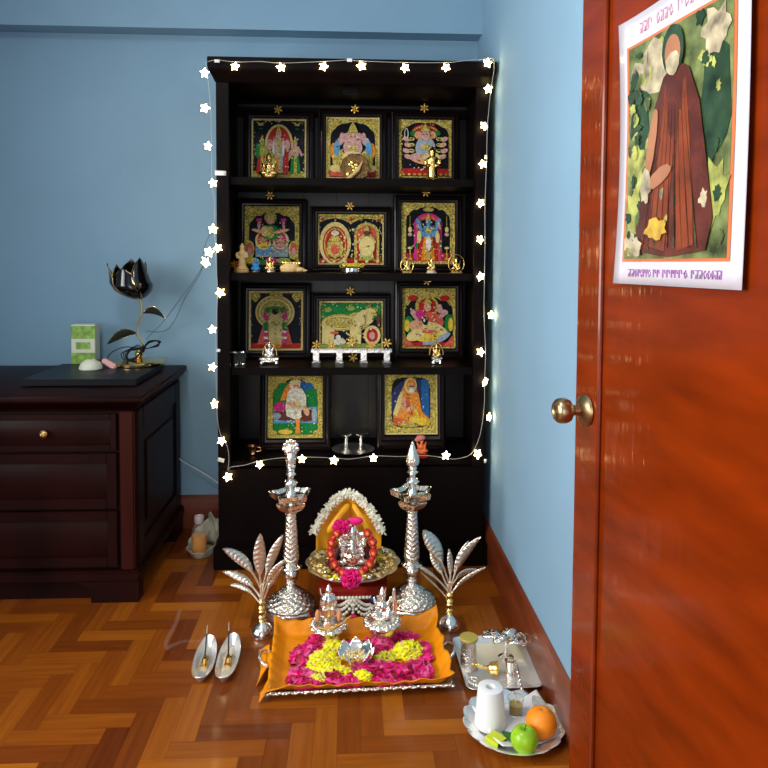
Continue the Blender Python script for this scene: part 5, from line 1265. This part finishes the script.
for j, (ang, L_) in enumerate(((-.1, .098), (.45, .090), (-.6, .07), (1.1, .075), (2.6, .080), (-2.4, .06), (3.2, .075))):
    def fn(u, v, ang=ang, L_=L_, j=j):
        w = .026*math.sin(PI*min(1, .06+.94*v))**.7; x = L_*v; y = (u-.5)*2*w
        return (x*math.cos(ang)-y*math.sin(ang), (x*math.sin(ang)+y*math.cos(ang))*.8, .052+.003*j+.012*math.sin(v*3)-.006*(2*u-1)**2+.0012*math.cos(v*40))
    m.grid(fn, 6, 16)
m.build('leaves', silver, e, solid=.001)
m = MB(); m.ell((-.005, 0, .060), (.022, .017, .008)); m.build('flower_boss', mat('pale_gilt', (.82, .7, .45), .3, 1., bump=.8, bscale=200), e)
m = MB(); m.lathe([(.022, 0), (.024, .004), (.010, .012), (.007, .03), (.010, .048), (.016, .056)], seg=24); m.build('stand', silver, e)
e = thing('silver_spoon_cup', 'slender silver cup standing at the right of the plain silver tray', 'cup', T2(510, 674))
m = MB(); m.lathe([(.016, 0), (.018, .003), (.013, .010), (.015, .03), (.017, .042), (.0155, .042), (.012, .012), (.001, .01)], seg=26, cap1=False); m.build('body', silver, e)
e = thing('silver_ladle', 'thin silver ladle lying across the right of the plain silver tray', 'ladle', T2(519, 682))
a_ = V((0, .03, .016)); m = MB(); m.tube([V((-.004, -.05, .012)), V((.002, 0, .010)), V((.006, .055, .022))], [.003, .0025, .002], 8)
for k in range(5): m.ell((-.004+.002*k, -.05+.02*k, .012), .0045)
m.build('handle', silver, e)
m = MB(); m.lathe([(.001, 0), (.009, .002), (.014, .010), (.0125, .010), (.001, .004)], (-.008, -.066, .002), 20, cap1=False); m.build('scoop', silver, e)
e = thing('silver_chain', 'small curled silver chain at the front left of the plain silver tray', 'chain', T2(470.5, 684))
m = MB()
for k in range(26): t = k*.55; m.ell((.012*math.cos(t)+.002*k*.2, .018*math.sin(t*.7), .004+.0006*k*.3), .0042, 8, 6)
m.build('links', silver, e)

# ------------------------------------------------------------------ scalloped plate with fruit
pc2 = onz(513, 730, 0)
pp2 = thing('scalloped_silver_plate', 'scalloped silver plate with fruit and a white roll at the lower right', 'plate', pc2)
m = MB(); RR = .126
def scf(t, i, r, z):
    k = abs(math.cos(8*t)); q = min(1, max(0, (r-.07)/.05))
    return (r*(1+.05*k*q), z+.004*k*q)
m.lathe([(.070, 0), (.075, .002), (.092, .006), (.112, .016), (.124, .022), (.126, .024), (.1225, .0245), (.108, .0175), (.090, .009), (.072, .0055), (.001, .005)], seg=160, cap1=False, mod=scf); m.build('dish', silver_dull, pp2)
PZ2 = .0056
def P2(px, py, dz=0): q = onz(px, py, PZ2+dz); q.z = PZ2; return q
# napkin
m = MB(); q = P2(515, 728)
def nap(u, v):
    x = (u-.5)*.20; y = (v-.5)*.165; r = math.hypot(x, y); z = .0045+.016*max(0, (r-.062)/.05)**1.3+.0012*math.sin(u*9+v*5); return (x, y, z)
m.grid(nap, 20, 20); o = m.build('paper_napkin', papw, solid=.0008); o.location = V((q.x+.015, pc2.y+.004, PZ2)); o.rotation_euler = (0, 0, .3); tag(o, 'white paper napkin spread under the fruit on the scalloped plate', 'napkin')
NZ = .0062+PZ2
def N2(px, py): q = onz(px, py, NZ); return q
# white roll
p = N2(490, 724)
e = thing('white_paper_roll', 'white tapered paper roll standing on end on the scalloped plate', 'roll', p)
m = MB(); m.lathe([(.040, 0), (.041, .002), (.037, .05), (.0325, .100), (.031, .101), (.0125, .101), (.0115, .099), (.0115, .06), (.001, .059)], seg=44, cap1=False); m.build('roll', papw, e)
# matchbox
p = N2(496, 742)
e = thing('matchbox', 'small yellow-green matchbox lying in front of the white roll', 'matchbox', p, R_(38))
m = MB(); m.bbox(-.017, .017, -.021, .021, .0, .012, .0008); m.build('tray', cardb, e)
m = MB(); m.bbox(-.0178, .0178, -.0205, .0205, .0118, .0132, .0005); m.box(-.0185, -.0172, -.0205, .0205, .002, .0125); m.build('sleeve', matchy, e)
# glass with ghee
p = N2(515.5, 714)
e = thing('ghee_glass', 'small clear glass holding yellow ghee behind the orange', 'glass', p)
m = MB(); m.lathe([(.017, 0), (.018, .002), (.019, .03), (.0215, .045), (.0205, .045), (.018, .03), (.0165, .005), (.001, .004)], seg=32, cap1=False); m.build('glass', glass, e)
m = MB(); m.lathe([(.0155, .006), (.0165, .010), (.0175, .028), (.001, .0285)], seg=28); m.build('ghee', ghee, e)
m = MB(); m.tube([(.0, -.006, .030), (-.002, 0, .042), (-.004, .004, .050)], .0012, 6); m.build('wick', papw, e)
# orange
s_ = N2(541, 736.5); ro_ = .039
e = thing('orange_fruit', 'bright ripe orange on the napkin behind the green apple', 'orange', V((s_.x, s_.y, NZ)))
m = MB(); m.lathe([(.001, .0008)] + [(ro_*math.sin(PI*k/20)*(1+0), ro_*.96-ro_*.96*math.cos(PI*k/20) - (.0025 if k > 18 else 0)) for k in range(1, 20)] + [(.001, ro_*1.92-.004)], seg=40); o = m.build('peel', orange_fr, e); o.rotation_euler = (.0, 0, 0)
m = MB(); m.lathe([(.003, 0), (.0036, .0015), (.001, .002)], (0, 0, ro_*1.92-.005), 8); m.build('stem_end', mat('dull_green_stem', (.18, .2, .03), .7), e)
# apple
s_ = N2(524, 751); ra = .0345
e = thing('green_apple', 'shiny green apple at the front of the scalloped plate', 'apple', V((s_.x, s_.y, NZ)))
pr = []
for k in range(25):
    t = PI*k/24; rr_ = ra*math.sin(t)*(1+.03*math.cos(2*t)-.07*math.cos(t)*-1); zz = ra*.92-ra*.92*math.cos(t) - (.010*math.exp(-((rr_/ra)/.25)**2) if t > 2 else 0) + (.004*math.exp(-((rr_/ra)/.2)**2) if t < 1 else 0)
    pr.append((max(rr_, .0006), zz))
m = MB(); m.lathe(pr, seg=40, mod=lambda t, i, r, z: r*(1+.012*math.cos(5*t))); m.build('skin', apple_m, e)
m = MB(); m.tube([(0, 0, ra*1.84-.012), (.002, -.001, ra*1.84-.002), (.004, -.002, ra*1.84+.004)], .0014, 6); m.build('stem', stem_m, e)
# leaf
m = MB()
def lf(u, v):
    w = .016*math.sin(PI*min(1, .04+.96*v))**.8; return (-.045+.09*v, (u-.5)*2*w, .004+.006*math.sin(v*PI)-.003*(2*u-1)**2+.004)
m.grid(lf, 6, 14); q = N2(516, 744); o = m.build('betel_leaf', leaf_g, solid=.0008); o.location = V((q.x, q.y+.004, NZ-.002)); o.rotation_euler = (0, 0, -1.0); tag(o, 'dark green betel leaf tucked under the apple', 'leaf')

# ------------------------------------------------------------------ light
def area(name, loc, rot, sx, sy, e, col=(1, 1, 1)):
    l = bpy.data.lights.new(name, 'AREA'); l.shape = 'RECTANGLE'; l.size = sx; l.size_y = sy; l.energy = e; l.color = col
    o = bpy.data.objects.new(name, l); COL.objects.link(o); o.location = loc; o.rotation_euler = rot; return o
area('window_daylight', (XL-.02, (WY0+WY1)/2, (WZ0+WZ1)/2), (0, -PI/2, 0), WZ1-WZ0, WY1-WY0, 104, (1, .975, .95)).data.spread = R_(140)
area('doorway_daylight', (-.2, YF+.02, 1.05), (PI/2, 0, 0), 1.3, 2.0, 19, (1, .98, .95))
area('ceiling_fill', (-.7, .9, ZC-.03), (0, 0, 0), .4, .4, 22, (1, .93, .82))  # added warm fill under the ceiling for highlights on the silver, no fixture
w = bpy.data.worlds.new('world'); S.world = w; w.use_nodes = True
w.node_tree.nodes['Background'].inputs[0].default_value = (.75, .85, 1, 1); w.node_tree.nodes['Background'].inputs[1].default_value = .55
S.view_settings.view_transform = 'Standard'; S.view_settings.look = 'None'; S.view_settings.gamma = 1; S.view_settings.exposure = 0.0
S.view_settings.use_curve_mapping = False
S.cycles.use_denoising = True
S.cycles.max_bounces = 8; S.cycles.sample_clamp_indirect = 6
